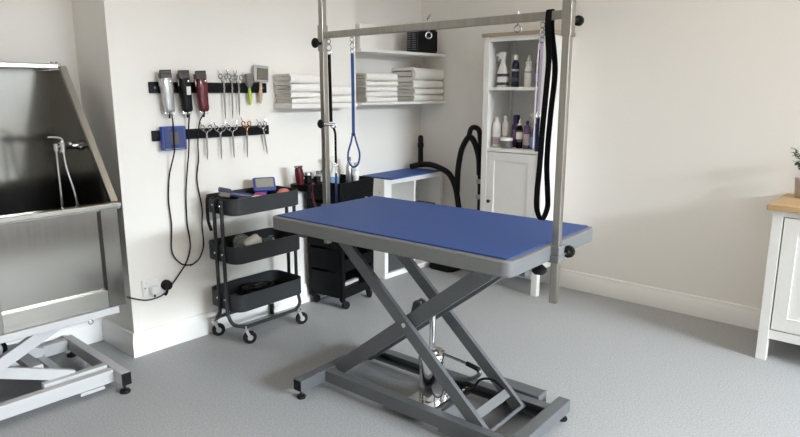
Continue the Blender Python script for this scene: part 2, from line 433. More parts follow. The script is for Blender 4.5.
# grooming arm (H-frame)
G = thing('overhead_gantry', 'steel H-frame grooming gantry clamped to both ends of the grooming table', 'gantry', (1.8492, 1.4975, 0), .0384)
XL, YL, XR, YR = .012, .566, -.034, -.566
MB().span((XL-.0125, YL-.0125, .62), (XL+.0125, YL+.0125, 1.95), bev=.002).build('post', 'post', G)
MB().span((XR-.0125, YR-.0125, .60), (XR+.0125, YR+.0125, 1.95), bev=.002).build('post', 'post', G)
ZC = 1.530
cb = MB().bar((XL, YL-.018, ZC), (XR, YR+.018, ZC), .020, .027).build('crossbar', 'post', G)
for x, y in ((XL, YL), (XR, YR)):
    sl = MB().span((x-.0158, y-.0158, 1.465), (x+.0158, y+.0158, 1.572), bev=.002).build('sleeve', 'post', G)
    c = MB()
    s = -1
    if y > 0:
        c.cyl((x-.017, y, 1.497), (x-.035, y, 1.497), .006); c.sphere((x-.045, y, 1.497), .021, .55, 1, 1)
        k = c.build('sleeve_knob', 'black', G)
    else:
        c.cyl((x+.017, y, 1.517), (x+.056, y, 1.517), .005)
        c.lathe([(0, 0), (.006, 0), (.008, .008), (.0165, .013), (.017, .024), (.012, .028), (0, .028)], (x+.056, y, 1.517), Matrix.Rotation(PI/2, 3, 'Y'), seg=10)
        k = c.build('sleeve_knob', 'black', G)
    cl = MB().span((x-.024, y-.02, .742), (x+.024, y+.02, .768), bev=.003)
    cl.span((x-.02, y-.019, .768), (x+.02, y+.019, .800), bev=.003)
    cl.build('table_clamp', 'edge', G)
c = MB().cyl((XR+.012, YR, .757), (XR+.082, YR, .757), .0055)
c.build('clamp_stud', 'chromed', G)
MB().lathe([(0, 0), (.009, 0), (.012, .008), (.021, .013), (.022, .026), (.018, .032), (0, .032)], (XR+.078, YR, .757), Matrix.Rotation(PI/2, 3, 'Y'), seg=10).build('clamp_knob', 'black', G)
def ybar(y):        # x on the crossbar at a given y
    return XL+(XR-XL)*((YL-y)/(YL-YR))
for y in (-.014, -.388):
    e = MB().torus((ybar(y), y, ZC-.032), .011, .0026, (.7, .72, 0)); e.cyl((ybar(y), y, ZC-.022), (ybar(y), y, ZC+.024), .003)
    eb = e.build('eye_bolt', 'chromed', G)
    if y > -.1: MB().sphere((ybar(y), y, ZC+.032), .012, .5, .35, 1.1, Matrix.Rotation(.7, 3, 'X')).build('wing_nut', 'chromed', eb)

# ------------------------------------------------------------------ leashes on the arm
def onarm(x, y, z):
    return Matrix.Rotation(.0384, 4, 'Z') @ V((x, y, 0)) + V((1.8492, 1.4975, z))
def clip(mb, z):     # trigger clip hanging from z, local coordinates
    mb.torus((0, 0, z-.012), .009, .0020, (.7, .72, 0), sx=.75)
    mb.tube([(0, 0, z-.022), (.006, -.005, z-.030), (.006, -.005, z-.042), (0, 0, z-.050), (-.005, .005, z-.042), (-.004, .004, z-.030), (0, 0, z-.022)], .0024, 8)
    mb.torus((0, 0, z-.058), .008, .0020, (.66, .75, 0), sx=.9)
VD = V((-.66, .75, 0))     # ribbon faces roughly towards the room
# blue leash
p = onarm(ybar(.388), .388, 0)
Lb = thing('grooming_leash', 'blue grooming leash with a looped end hanging from the crossbar', 'leash', (p.x, p.y, ZC-.018), 0)
c = MB(); clip(c, .004); c.build('swivel_clip', 'chromed', Lb)
MB().ribbon([(0, 0, -.062), (.001, 0, -.20), (0, 0, -.40)], (.75, -.66, 0), .013, .003).build('strap', 'navyw', Lb)
lp = [(0, 0, -.385), (-.009, .006, -.425), (-.020, .014, -.475), (-.016, .010, -.515), (0, 0, -.530), (.016, -.010, -.515), (.021, -.014, -.475), (.010, -.007, -.425)]
MB().ribbon(lp, (-.66, -.75, 0), .014, .007, closed=True).build('loop', 'navyw', Lb)
MB().box((0, 0, -.392), (.014, .012, .012), bev=.002).build('slider', 'black', Lb)
# slim black leash on the left post
p = onarm(ybar(.528), .528, 0)
Lk = thing('grooming_leash', 'slim black leash clipped to the crossbar beside the far post', 'leash', (p.x, p.y, ZC-.018), 0)
c = MB(); clip(c, .004); c.build('swivel_clip', 'chromed', Lk)
MB().ribbon([(0, 0, -.062), (.001, 0, -.2), (.002, 0, -.345)], (.75, -.66, 0), .014, .003).build('strap', 'blackw', Lk)
c = MB().cyl((-.052, .012, -.352), (.010, -.003, -.356), .006); c.torus((.012, -.003, -.362), .010, .003, (.66, .75, 0)); c.build('clamp_hook', 'chromed', Lk)
MB().sphere((-.047, .012, -.352), .019, .6, 1, 1).build('clamp_knob', 'black', Lk)
MB().ribbon([(.014, -.003, -.372), (.022, -.004, -.40), (.022, -.004, -.47), (.022, -.004, -.525)], (.75, -.66, 0), .010, .003).build('strap', 'blackw', Lk)
c = MB().torus((.022, -.004, -.535), .007, .0025, (.66, .75, 0)); c.cyl((.022, -.004, -.54), (.022, -.004, -.57), .005); c.build('snap_hook', 'chrome', Lk)
MB().ribbon([(.022, -.004, -.565), (.021, -.004, -.62), (.022, -.003, -.70)], (.75, -.66, 0), .011, .003).build('tail_strap', 'navyb', Lk, label='dark navy strap tail')
# wide black strap looped over the bar
SX = [(.026, 1.549), (.004, 1.535), (-.002, 1.506), (-.004, 1.397), (-.004, 1.302), (-.013, 1.173), (-.023, 1.058), (-.036, .976), (-.036, .915), (.004, .876), (.042, .910), (.041, .966), (.032, 1.053), (.031, 1.137), (.039, 1.237), (.044, 1.367), (.048, 1.478), (.048, 1.535)]
p = onarm(0, -.500, 0)
Ls = thing('grooming_strap', 'long wide black strap looped over the crossbar near the front post', 'strap', (p.x, p.y, ZC), .0384)
xo = ybar(-.5)
SX = [(xo-.013, 1.490), (xo-.0135, 1.535), (xo-.008, 1.5465), (xo+.008, 1.5465), (xo+.0135, 1.535), (xo+.014, 1.490)] + [(.027, 1.367), (.019, 1.237), (.011, 1.137), (.009, 1.05), (.020, .966), (.022, .910), (-.018, .874), (-.055, .915), (-.056, .976), (-.043, 1.06), (-.035, 1.173), (-.026, 1.30), (-.024, 1.40)]
MB().ribbon([(x, .004*math.sin(z*7), z-ZC) for x, z in SX], (.0, 1, 0), .0185, .0035, n=8, closed=True).build('strap', 'blackw', Ls)
# lilac strap
p = onarm(ybar(-.478), -.478, 0)
Lp = thing('grooming_leash', 'pale lilac and dark leash hanging behind the wide black strap', 'leash', (p.x, p.y, ZC-.018), 0)
c = MB(); clip(c, .004); c.build('swivel_clip', 'chromed', Lp)
MB().ribbon([(.002, 0, -.062), (.002, .002, -.15), (.003, .003, -.28)], (.75, -.66, 0), .009, .003).build('strap', 'purple', Lp)
MB().ribbon([(-.006, .006, -.062), (-.006, .009, -.15), (-.007, .010, -.33), (-.008, .010, -.40)], (.75, -.66, 0), .004, .003).build('edge_strap', 'pinkw', Lp, label='thin whitish pink strap')
MB().torus((.003, .003, -.29), .009, .0024, (.66, .75, 0), sx=.7).build('ring', 'chrome', Lp)
MB().ribbon([(.003, .003, -.295), (.004, .004, -.33), (.003, .004, -.41)], (.75, -.66, 0), .012, .003).build('tail_strap', 'navyb', Lp, label='dark navy strap end')

# ------------------------------------------------------------------ steel bath
BT = thing('dog_bath', 'stainless steel dog bath with splash panels on a white lift frame', 'bath', (0, 0, 0))
U1 = 1.145; U0 = -.06; VBF, VBB = 2.61, 3.20; ZR = .838
bp = MB().span((U0, VBB, .44), (U1, VBB+.012, 1.40)); bp.build('back_panel', 'steel', BT)
MB().span((U0, 3.055, 1.395), (U1+.002, VBB+.012, 1.420), bev=.004).build('top_lip', 'steelh', BT)
MB().prism([(VBB, .44), (VBB, 1.392), (3.055, 1.392), (2.655, ZR), (2.64, .44)], 'x', U1-.008, U1).build('side_panel', 'steel', BT)
fl_ = MB(); fl_.bar((U1+.016, 3.048, 1.408), (U1+.016, 2.650, ZR+.004), .034, .006, up=(1, 0, 0)); 
MB().rings([[(U1-.008, 3.045, 1.410), (U1+.020, 3.045, 1.410), (U1+.020, 3.055, 1.395), (U1-.008, 3.055, 1.395)], [(U1-.008, 2.645, ZR), (U1+.020, 2.645, ZR), (U1+.020, 2.665, ZR), (U1-.008, 2.665, ZR)]]).build('edge_flange', mat('bright_steel_edge', (.5, .475, .43), .35, 1), BT)
fl_.bm.free()
sp = MB()
for u in (1.112, 1.132): sp.sphere((u, 3.065, 1.422), .006)
sp.build('rim_screws', 'chromed', BT)
MB().span((U0, VBF-.012, ZR-.022), (U1+.014, VBF+.002, ZR), bev=.004).build('front_rim', 'steelh', BT)
MB().span((U0, VBF, ZR-.03), (U1+.014, VBF+.045, ZR-.001), bev=.003).build('rim_top', 'steelh', BT)
MB().span((U0, VBF+.018, .44), (U1-.04, VBF+.026, ZR-.02)).build('front_panel', 'steel', BT)
MB().span((1.072, VBF-.004, .388), (1.142, VBF+.03, ZR-.020), bev=.002).build('corner_stile', 'steel', BT)
MB().span((.605, VBF-.004, .388), (.672, VBF+.03, ZR-.018), bev=.002).build('centre_stile', 'steel', BT)
MB().span((U0, VBF-.002, .388), (1.073, VBF+.028, .466), bev=.002).build('bottom_rail', 'steelh', BT)
MB().span((U0, VBF+.03, .44), (U1, VBB, .448)).build('tub_floor', 'steel', BT)
MB().span((1.11, VBF+.02, .388), (1.142, VBB, .45)).build('side_rail', 'steel', BT)
# tap
tp = MB().lathe([(0, 0), (.026, 0), (.026, .006), (.016, .012), (.014, .040), (.018, .044), (.018, .056), (.013, .060), (0, .060)], (U1-.008, 2.905, 1.062), Matrix.Rotation(-PI/2, 3, 'Y'), seg=20)
tp.cyl((U1-.05, 2.902, 1.062), (1.045, 2.868, 1.064), .013); tp.sphere((1.085, 2.885, 1.072), .012)
tp.cyl((1.045, 2.868, 1.040), (1.045, 2.868, 1.082), .017); tp.cyl((1.018, 2.86, 1.048), (1.018, 2.86, 1.078), .011); tp.cyl((1.018, 2.86, 1.063), (1.045, 2.868, 1.063), .011)
TP = tp.build('mixer_tap', 'chromed', BT)
MB().tube([(1.048, 2.868, 1.080), (1.046, 2.866, 1.094), (1.030, 2.860, 1.102), (1.005, 2.854, 1.106), (.985, 2.85, 1.107)], lambda t: .008-.004*t, 10).build('lever', 'chrome', TP)
MB().tube([(1.018, 2.86, 1.05), (1.018, 2.86, .95), (1.016, 2.855, .80), (1.012, 2.855, .62)], .0055).build('hose', 'chromed', TP)
MB().tube([(1.048, 2.866, 1.04), (1.053, 2.862, .97), (1.070, 2.85, .86), (1.085, 2.84, .70), (1.08, 2.84, .60)], .006).build('hose', 'chromed', TP)
# white lift frame
tf = MB()
tf.span((U0, 2.600, .358), (1.108, 2.640, .388), bev=.002); tf.span((U0, 3.10, .358), (1.108, 3.14, .388), bev=.002)
for u in (-.02, 1.085): tf.span((u-.02, 2.64, .358), (u+.02, 3.10, .388), bev=.002)
tf.build('top_frame', 'whitem', BT)
hk = MB().torus((.985, 2.598, .350), .009, .002, (0, 1, 0)); hk.build('frame_hook', 'chromed', BT)
MB().span((-.03, 2.620, .043), (1.066, 2.660, .100), bev=.003).build('base_bar', 'whitem', BT)
MB().span((-.03, 3.12, .043), (1.066, 3.16, .100), bev=.003).build('base_bar', 'whitem', BT)
rb = MB().span((1.066, 2.545, .045), (1.106, 3.175, .103), bev=.003).build('end_bar', 'whitem', BT)
MB().span((1.0665, 2.540, .047), (1.1055, 2.547, .101)).build('end_cap', 'black', rb)
MB().span((-.07, 2.545, .045), (-.03, 3.175, .103), bev=.003).build('end_bar', 'whitem', BT)
MB().span((.90, 2.66, .05), (.935, 3.12, .085), bev=.002).build('cross_bar', 'whitem', BT)
MB().span((.80, 2.664, .086), (1.06, 2.700, .112), bev=.003).build('roller_guide', 'whitem', BT)
MB().span((.92, 2.612, .030), (1.02, 2.655, .043)).build('guide_stop', 'whitem', BT)
for u, v in ((1.088, 2.575), (1.088, 3.15), (-.05, 2.575), (-.05, 3.15)):
    MB().lathe([(0, 0), (.022, 0), (.024, .006), (.020, .013), (.008, .017), (.0055, .02), (.0055, .05), (0, .05)], (u, v, 0)).build('levelling_foot', 'rubber', BT)
for v in (2.675, 3.085):
    MB().bar((.26, v, .060), (.92, v, .372), .050, .026, up=(0, 1, 0)).build('scissor_arm', 'whitem', BT)
for v in (2.705, 3.055):
    MB().bar((.30, v, .350), (.93, v, .098), .046, .026, up=(0, 1, 0)).build('scissor_arm', 'whitem', BT)
MB().cyl((.61, 2.665, .226), (.61, 3.10, .226), .012).build('pivot_pin', 'chromed', BT)
MB().bar((.80, 2.72, .165), (.80, 3.05, .165), .05, .03).build('lift_tie', 'whitem', BT)
MB().tube([(.55, 2.8, .37), (.70, 2.82, .30), (.72, 2.83, .22), (.66, 2.84, .13), (.55, 2.85, .06)], .009).build('drain_hose', 'rubber', BT)

# ------------------------------------------------------------------ tool rails
for (u0, u1, z0, z1, lab) in ((1.474, 2.153, 1.288, 1.341, 'upper black magnetic tool rail, holding the clippers and brushes'), (1.470, 2.157, 1.059, 1.110, 'lower black magnetic tool rail, holding short scissors and a blue case')):
    t = thing('tool_rail', lab, 'tool rail', ((u0+u1)/2, VB, (z0+z1)/2), 0, 'magnetic tool rails')
    w, h = u1-u0, z1-z0
    MB().span((-w/2, -.016, -h/2), (w/2, -.0005, h/2), bev=.002).build('bar', 'black', t)
    MB().span((-w/2+.05, -.0185, -h/2+.009), (w/2-.05, -.0155, h/2-.009), bev=.001).build('magnet_strip', 'blackm', t)
    s_ = MB()
    for x in (-w/2+.025, w/2-.025): s_.cyl((x, -.0185, 0), (x, -.015, 0), .006)
    s_.build('screws', 'chromed', t)
VR = VB-.0185            # front of rails

def cord_y(far, z):      # the cords hang clear of the lower rail and the blue case
    if z > 1.16: return .040
    if z > 1.0: return far
    return .012
def clipper(name, lab, u, zt, bodym, lower, cordpts, patch=None, tilt=-.045):
    name_y = .056 if bodym == 'silver' else .026
    t = thing(name, lab, 'clipper', (u, VR-.001, zt), 0, 'clippers on the upper rail')
    k = Matrix.Rotation(tilt, 4, 'Y') @ Matrix.Diagonal((1.1, 1.1, 1, 1)) @ Matrix.Translation((-.010, .002, 0))
    MB().loft([(-.030, 0, -.026, .046, .040), (-.050, 0, -.027, .054, .044), (-.075, .001, -.026, .056, .046), (-.11, .002, -.024, .050, .042), (-.15, .003, -.023, .047, .038), (-.180, .004, -.023, .046, .036), (-.190, .004, -.023, .040, .030), (-.194, .004, -.023, .028, .022)]).xf(k).build('body', bodym, t)
    b = MB().box((0, -.024, -.020), (.054, .026, .026), bev=.004); b.box((0, -.030, -.003), (.052, .010, .010), bev=.001)
    for i in range(13): b.box((-.024+i*.004, -.032, .004), (.0022, .008, .009))
    b.xf(k).build('blade', 'blademetal', t)
    MB().box((-.030, -.026, -.052), (.006, .014, .034), bev=.002).xf(k).build('taper_lever', 'chromed' if bodym != 'silver' else 'silver', t)
    if patch: MB().box((.006, -.0475, -.090), (.022, .004, .042), bev=.002).xf(k).build('badge', patch, t)
    MB().sphere((.010, -.048, -.045), .006, 1, .5, 1).xf(k).build('screw', 'chrome', t)
    c = MB()
    for x in (-.010, .016): c.torus((x, -.023, -.199), .008, .0018, (0, 1, 0), 14, 6)
    c.xf(k).build('hanging_loop', 'chrome', t)
    MB().tube([(V((a, VB-cord_y(name_y, b), b))-V((u, VR-.001, zt))) for i, (a, b) in enumerate(cordpts)], .0036, 8, 8).build('cord', 'rubber', t)
    MB().cyl((.004, -.020, -.188), (.003, -.018, -.222), .006, .0042).xf(k).build('strain_relief', 'rubber', t)
    return t
clipper('hair_clipper', 'silver hair clipper hanging on the upper tool rail', 1.550, 1.390, 'silver', None,
    [(1.562, 1.19), (1.558, 1.13), (1.556, 1.07), (1.553, 1.005), (1.542, .888), (1.527, .764), (1.533, .635), (1.523, .516), (1.538, .461), (1.574, .421), (1.607, .408), (1.625, .408)])
clipper('hair_clipper', 'black hair clipper with a silver badge on the upper tool rail', 1.645, 1.390, 'black', None,
    [(1.658, 1.19), (1.654, 1.10), (1.648, 1.005), (1.626, .803), (1.619, .636), (1.628, .539), (1.624, .486), (1.597, .422), (1.547, .363), (1.500, .315), (1.470, .290), (1.431, .277), (1.373, .277), (1.314, .299), (1.276, .319)], 'chrome')
clipper('hair_clipper', 'dark red hair clipper hanging on the upper tool rail', 1.737, 1.390, 'red', None,
    [(1.744, 1.19), (1.722, 1.15), (1.708, 1.09), (1.701, 1.027), (1.707, .949), (1.691, .847), (1.709, .697), (1.703, .607), (1.704, .498), (1.679, .437), (1.650, .414), (1.620, .402)])

def scissors(lab, u, zt, L, H, tilt, metal='scissor', ring='scissor', off=0., spread=.02, name='grooming_scissors', group='scissors on the rails'):
    """zt: top of the rings; pivot H below; blades L long below the pivot"""
    t = thing(name, lab, 'scissors', (u, VR-.002, zt), 0, group)
    k = Matrix.Rotation(tilt, 4, 'Y')
    for s in (-1, 1):
        y = -.0014-.0022*(s > 0)
        MB().prism([(-.0055, -H+.012), (.0055, -H+.012), (.0050, -H-.02), (.0035*1.0+s*.001, -H-L*.6), (s*.0012, -H-L), (-.0035, -H-L*.6)], 'y', y-.001, y+.001).xf(k).build('blade', metal, t)
        h = MB().tube([(0, y, -H+.008), (-s*.006, y, -H+.03), (-s*(spread*.75), y, -H*.55), (-s*spread, y, -.040)], .0032, 8)
        h.torus((-s*spread, y, -.024), .0125, .003, (0, 1, 0), 16, 7, sx=.85)
        h.tube([(-s*(spread+.004), y, -.012), (-s*(spread+.011), y, 0), (-s*(spread+.014), y, .010)], .0022, 6)
        h.xf(k).build('handle', ring, t, label='copper coloured handle' if ring == 'copper' else None)
    MB().cyl((0, -.0085, -H), (0, -.001, -H), .0052, seg=14).xf(k).build('pivot_screw', metal, t)
    return t
U_ = 'upper tool rail'
scissors('long straight grooming scissors next to the dark red clipper on the upper rail', 1.876, 1.396, .165, .085, .01, 'chromed', 'chromed', spread=.018)
scissors('middle one of three long scissors on the upper rail', 1.927, 1.396, .158, .085, .035, 'chromed', 'chromed', spread=.018)
scissors('long scissors on the upper rail beside the lime handled brush', 1.968, 1.392, .140, .085, .03, 'chromed', 'chromed', spread=.018)
scissors('scissors on the lower rail next to the blue case', 1.758, 1.136, .115, .075, .03, spread=.022)
scissors('second scissors from the blue case on the lower rail', 1.838, 1.130, .115, .075, .01, spread=.022)
scissors('silver thinning scissors beside the copper handled pair on the lower rail', 1.911, 1.132, .115, .075, -.02, spread=.022)
scissors('scissors with copper coloured finger rings on the lower rail', 2.003, 1.148, .130, .08, .02, 'scissor', 'copper', spread=.020)
scissors('tilted scissors at the far end of the lower rail, beyond the copper pair', 2.104, 1.140, .120, .075, -.15, spread=.019)

t = thing('slicker_brush', 'lime handled slicker brush with a grey head on the upper tool rail', 'brush', (2.031, VR+.0028, 1.398), 0, 'brushes on the upper rail')
MB().loft([(-.008, 0, -.010, .040, .010), (-.012, 0, -.010, .052, .014), (-.06, 0, -.010, .050, .014), (-.076, 0, -.010, .030, .014), (-.084, 0, -.010, .014, .012)]).build('head', 'greyp', t)
MB().box((0, -.019, -.040), (.042, .004, .050), bev=.003).build('pin_pad', 'wirepad', t)
MB().loft([(-.078, 0, -.010, .013, .012), (-.10, 0, -.011, .018, .016), (-.14, 0, -.011, .020, .018), (-.165, 0, -.011, .016, .015), (-.175, 0, -.011, .008, .008)], 2.2).build('handle', 'lime', t)
t = thing('slicker_brush', 'wide slicker brush with a wooden handle at the end of the upper tool rail', 'brush', (2.113, VR+.0028, 1.435), 0, 'brushes on the upper rail')
k = Matrix.Rotation(.05, 4, 'Y')
MB().loft([(0, 0, -.010, .090, .012), (-.004, 0, -.010, .096, .014), (-.082, 0, -.010, .096, .014), (-.088, 0, -.010, .090, .012)], 8).xf(k).build('head', 'ltgrey', t)
MB().box((.004, -.019, -.046), (.070, .005, .062), bev=.002).xf(k).build('pin_pad', 'wirepad', t)
MB().loft([(-.086, -.002, -.010, .020, .014), (-.12, -.003, -.011, .020, .016), (-.16, -.004, -.011, .024, .018), (-.195, -.005, -.011, .018, .015), (-.207, -.005, -.011, .008, .008)], 2.2).xf(k).build('handle', 'handlew', t)

t = thing('blade_case', 'flat blue plastic case with a dark lid fixed on the lower tool rail', 'case', (1.566, VR-.001, 1.071), 0)
MB().span((-.064, -.026, -.058), (.064, 0, .058), bev=.004).build('case', 'bluep', t)
MB().span((-.053, -.0285, -.044), (.053, -.0255, .048), bev=.001).build('lid', 'bluelid', t)
MB().span((-.022, -.0305, -.032), (.020, -.0275, .030), bev=.006).build('clipper_blade', 'tan', t)
MB().span((-.05, -.028, -.054), (.05, -.0255, -.051)).build('label_line', 'ltgrey', t)

# socket and plugs
t = thing('wall_socket', 'white double wall socket low on the tool wall', 'socket', (1.430, VB, .338))
MB().span((-.073, -.009, -.043), (.073, -.0005, .043), bev=.004).build('plate', 'socket', t)
for x in (-.040, .028): MB().span((x-.011, -.012, .018), (x+.003, -.008, .034), bev=.001).build('switch', 'socket', t)
s_ = MB()
for x in (-.060, .060): s_.cyl((x, -.0105, 0), (x, -.0085, 0), .004)
s_.build('screws', 'chrome', t)
t = thing('plug', 'white plug in the double wall socket', 'plug', (1.412, VB-.0095, .322), 0)
MB().loft([(0, 0, 0, .052, .050), (.012, 0, 0, .050, .048), (.022, 0, 0, .042, .040), (.026, 0, 0, .034, .032)]).xf(Matrix.Rotation(PI/2, 4, 'X')).build('body', 'socket', t)
MB().cyl((0, -.010, -.02), (0, -.010, -.036), .005).build('strain_relief', 'gap', t)
t = thing('plug', 'black plug in the double wall socket', 'plug', (1.477, VB-.0095, .333), 0)
MB().lathe([(0, 0), (.026, 0), (.027, .010), (.024, .028), (.018, .038), (.009, .040), (0, .040)], (0, 0, 0), Matrix.Rotation(PI/2, 3, 'X')).build('body', 'rubber', t)
MB().tube([(.002, -.016, -.020), (-.002, -.014, -.038), (-.010, -.010, -.052)], .006).build('strain_relief', 'rubber', t)

# ------------------------------------------------------------------ shelves and towels
def shelf(lab, u0, u1, v0, v1, zt, th):
    o = MB().span((-(u1-u0)/2, v0-v1, -th), ((u1-u0)/2, -.0005, 0), bev=.002).build('wall_shelf', 'white')
    o.location = ((u0+u1)/2, v1, zt); return tag(o, lab, 'shelf', 'wall shelves')
shelf('white floating shelf on the tool wall with two towel stacks', 2.206, 2.712, 2.742, VB, 1.229, .027)
shelf('lower white alcove shelf holding two towel stacks beside the corner', B1+.002, UR-.001, 2.860, VA2, 1.225, .017)
shelf('upper white alcove shelf holding the black speaker', B1+.002, UR-.001, 2.860, VA2, 1.562, .020)

def towel(name, lab, cu, v0, z0, w, d, h, sd, group):
    """folded towel: rounded fold at the front, nested layers visible on the ends"""
    rnd = random.Random(sd)
    th = h/4
    mb = MB()
    def strip(r, dd, flip):
        P = []
        zc = h/2
        n = 9
        zo = r-th*.46; 
        for rr_, sgn in ((r-.0004, 1), (r-th+.0012, -1)):
            q = [(dd, zc-rr_), (dd*.5, zc-rr_)]
            fx = r
            for k_ in range(n+1):
                a = -PI/2-PI*k_/n
                c_, s__ = math.cos(a), math.sin(a)
                q.append((fx+rr_*1.15*math.copysign(abs(c_)**.75, c_), zc+rr_*math.copysign(abs(s__)**.8, s__)))
            q += [(dd*.5, zc+rr_), (dd, zc+rr_)]
            P.append(q)
        poly = P[0]+P[1][::-1]
        nx = 9
        rs = []
        for i in range(nx+1):
            x = -w/2+w*i/nx
            e = min(i, nx-i)
            ring = []
            for (y, z) in poly:
                nn = noise.noise(V((x*14+sd*3.1, y*9, z*20+sd)))
                sag = .0035*noise.noise(V((x*6+sd*5, y*6, 1.3)))*(z/h)
                xe = x + (rnd.uniform(-.003, .003) if e == 0 else 0)
                ring.append((xe+.004*noise.noise(V((3.7*sd, z*40, y*12)))*(1 if e == 0 else .3), v_off+y+nn*.005, z+sag*1.4+ (nn*.003 if .1*h < z else 0)))
            rs.append(ring)
        mb.rings(rs)
    v_off = 0
    strip(h/2, d, False)
    v_off = th*1.05
    w = w-.016; v_off = th*1.3
    strip(h/2-th*1.22, d-th*1.4, True)
    o = mb.build(name, 'towel', None, angle=55)
    o.location = (cu, v0, z0)
    return tag(o, lab, 'towel', group)
def stack(cu, v0, z0, w, d, hs, labs, group, sd):
    z = z0
    for i, h in enumerate(hs):
        towel('folded_towel', labs[i], cu+random.Random(sd+i).uniform(-.006, .006), v0+random.Random(sd+i+50).uniform(-.004, .006), z+.0006, w, d, h-.001, sd+i, group)
        z += h
stack(2.322, 2.750, 1.229, .215, .142, (.031, .033, .046, .054),
      ['bottom white towel of the stack at the free end of the tool wall shelf', 'second lowest white towel, stack at the free end of the tool wall shelf', 'second from top towel, stack at the free end of the tool wall shelf', 'thick top towel of the stack at the free end of the tool wall shelf'], 'towels on the tool wall shelf', 11)
stack(2.585, 2.750, 1.229, .235, .142, (.042, .060),
      ['lower of the two white towels behind the far arm post', 'upper of the two white towels behind the far arm post'], 'towels on the tool wall shelf', 23)
O5 = ['bottom', 'second from bottom', 'middle', 'second from top', 'top']
stack(3.070, 2.868, 1.225, .300, .215, (.034, .035, .034, .034, .052), [f'{o} white towel of the five-towel stack on the alcove shelf' for o in O5], 'towels on the alcove shelf', 37)
O4 = ['bottom', 'second from bottom', 'second from top', 'puffy top']
stack(3.572, 2.870, 1.225, .335, .215, (.046, .046, .055, .086), [f'{o} white towel of the four-towel stack beside the room corner' for o in O4], 'towels on the alcove shelf', 53)

# speaker and box on the upper shelf
t = thing('speaker', 'black portable speaker on the upper alcove shelf', 'speaker', (3.562, 2.935, 1.5625), 0)
MB().loft([(0, 0, 0, .224, .095), (.004, 0, 0, .236, .104), (.014, 0, 0, .240, .108), (.152, 0, 0, .238, .106), (.165, 0, 0, .230, .098), (.170, 0, 0, .215, .085)], 7, 40).build('body', 'black', t)
g = MB()
for i in range(2):
    for j in range(9): g.box((-.120, -.022+i*.044, .022+j*.0150), (.004, .034, .007))
g.build('side_grille', 'greyp', t)
MB().box((.006, -.0535, .086), (.205, .003, .138), bev=.001).build('front_grille', 'blackm', t)
t = thing('storage_box', 'plain white box at the end of the upper alcove shelf', 'box', (2.954, 2.965, 1.5625), 0)
MB().span((-.073, -.085, 0), (.073, .085, .120), bev=.002).build('body', 'box', t)
MB().span((-.075, -.087, .118), (.075, .087, .150), bev=.002).build('lid', 'box', t)

# ------------------------------------------------------------------ trolley
TR = thing('utility_trolley', 'dark grey three-tier metal trolley on castors by the tool wall', 'trolley', (1.705, 2.606, 0), .035)
TW, TD = .455, .262
def tray(parent, z0, z1, name='tray'):
    m = MB()
    o = rrect(0, 0, TW, TD, .055, 6); i_ = rrect(.004, .004, TW-.004, TD-.004, .051, 6)
    b = rrect(.008, .008, TW-.008, TD-.008, .05, 6)
    rs = [[(x, y, z0) for x, y in b], [(x, y, z0+.004) for x, y in o], [(x, y, z1-.003) for x, y in o],
          [(x, y, z1) for x, y in o], [(x, y, z1) for x, y in i_], [(x, y, z0+.008) for x, y in i_]]
    m.rings(rs)
    return m.build(name, 'charcoal', parent, angle=35)
for z0, z1 in ((.686, .772), (.434, .526), (.178, .272)):
    tray(TR, z0, z1)
VC = TD/2
for s in (-1, 1):
    yf = VC-.018+s*.032; ye = 0.012 if s < 0 else TD-.012
    x0, x1 = -.010, TW+.008
    P = [(x0, yf, .76), (x0, yf, .22), (x0, yf+s*.01, .155), (x0+.012, (yf+ye)/2, .112), (x0+.06, ye-s*.008, .096), (x0+.10, ye, .094),
         (x1-.10, ye, .094), (x1-.06, ye-s*.008, .096), (x1-.012, (yf+ye)/2, .112), (x1, yf+s*.01, .155), (x1, yf, .22), (x1, yf, .76)]
    MB().tube(P, .0095, 10, 6).build('frame_tube', 'charcoal', TR)
for z in (.735, .485, .245):
    for y in (VC-.050, VC+.014):
        for x in (-.020, TW+.018): MB().sphere((x, y, z), .006, seg=10).build('frame_bolt', 'chrome', TR)
def castor(parent, x, y, ang, r=.035, wm='rubber', fm='chrome', hz=.094, name='castor'):
    R = Matrix.Rotation(ang, 3, 'Z')
    off = R @ V((.018, 0, 0))
    f = MB()
    ax = R @ V((0, 1, 0))
    for s in (-1, 1):
        a = V((x, y, hz-.016))+ax*s*.014; b = V((x, y, r))+off+ax*s*.014
        f.bar(a, b, .016, .003, up=ax)
    f.cyl((x, y, hz-.020), (x, y, hz-.004), .016); f.cyl((x, y, hz-.006), (x, y, hz+.006), .006)
    F = f.build(name, fm, parent)
    w = MB()
    c = V((x, y, r))+off
    Rm = (R @ Matrix.Rotation(PI/2, 3, 'X'))
    w.lathe([(0, -.0105), (r*.7, -.0105), (r*.95, -.010), (r, -.006), (r, .006), (r*.95, .010), (r*.7, .0105), (0, .0105)], c, Rm, seg=24)
    W = w.build('wheel', wm, F)
    h = MB().lathe([(0, -.0125), (r*.42, -.0125), (r*.45, -.010), (r*.45, .010), (r*.42, .0125), (0, .0125)], c, Rm, seg=16)
    h.build('wheel_hub', fm, F)
castor(TR, .050, .012, -.4); castor(TR, TW-.045, .012, -.3); castor(TR, .010, TD-.03, -.5); castor(TR, TW-.045, TD-.012, .8)

def ontray(x, y, z):  # trolley coordinates to the room
    return V((1.705, 2.606, 0)) + (Matrix.Rotation(.035, 3, 'Z') @ V((x, y, z)))
ZT1, ZT2, ZT3 = .694, .442, .186
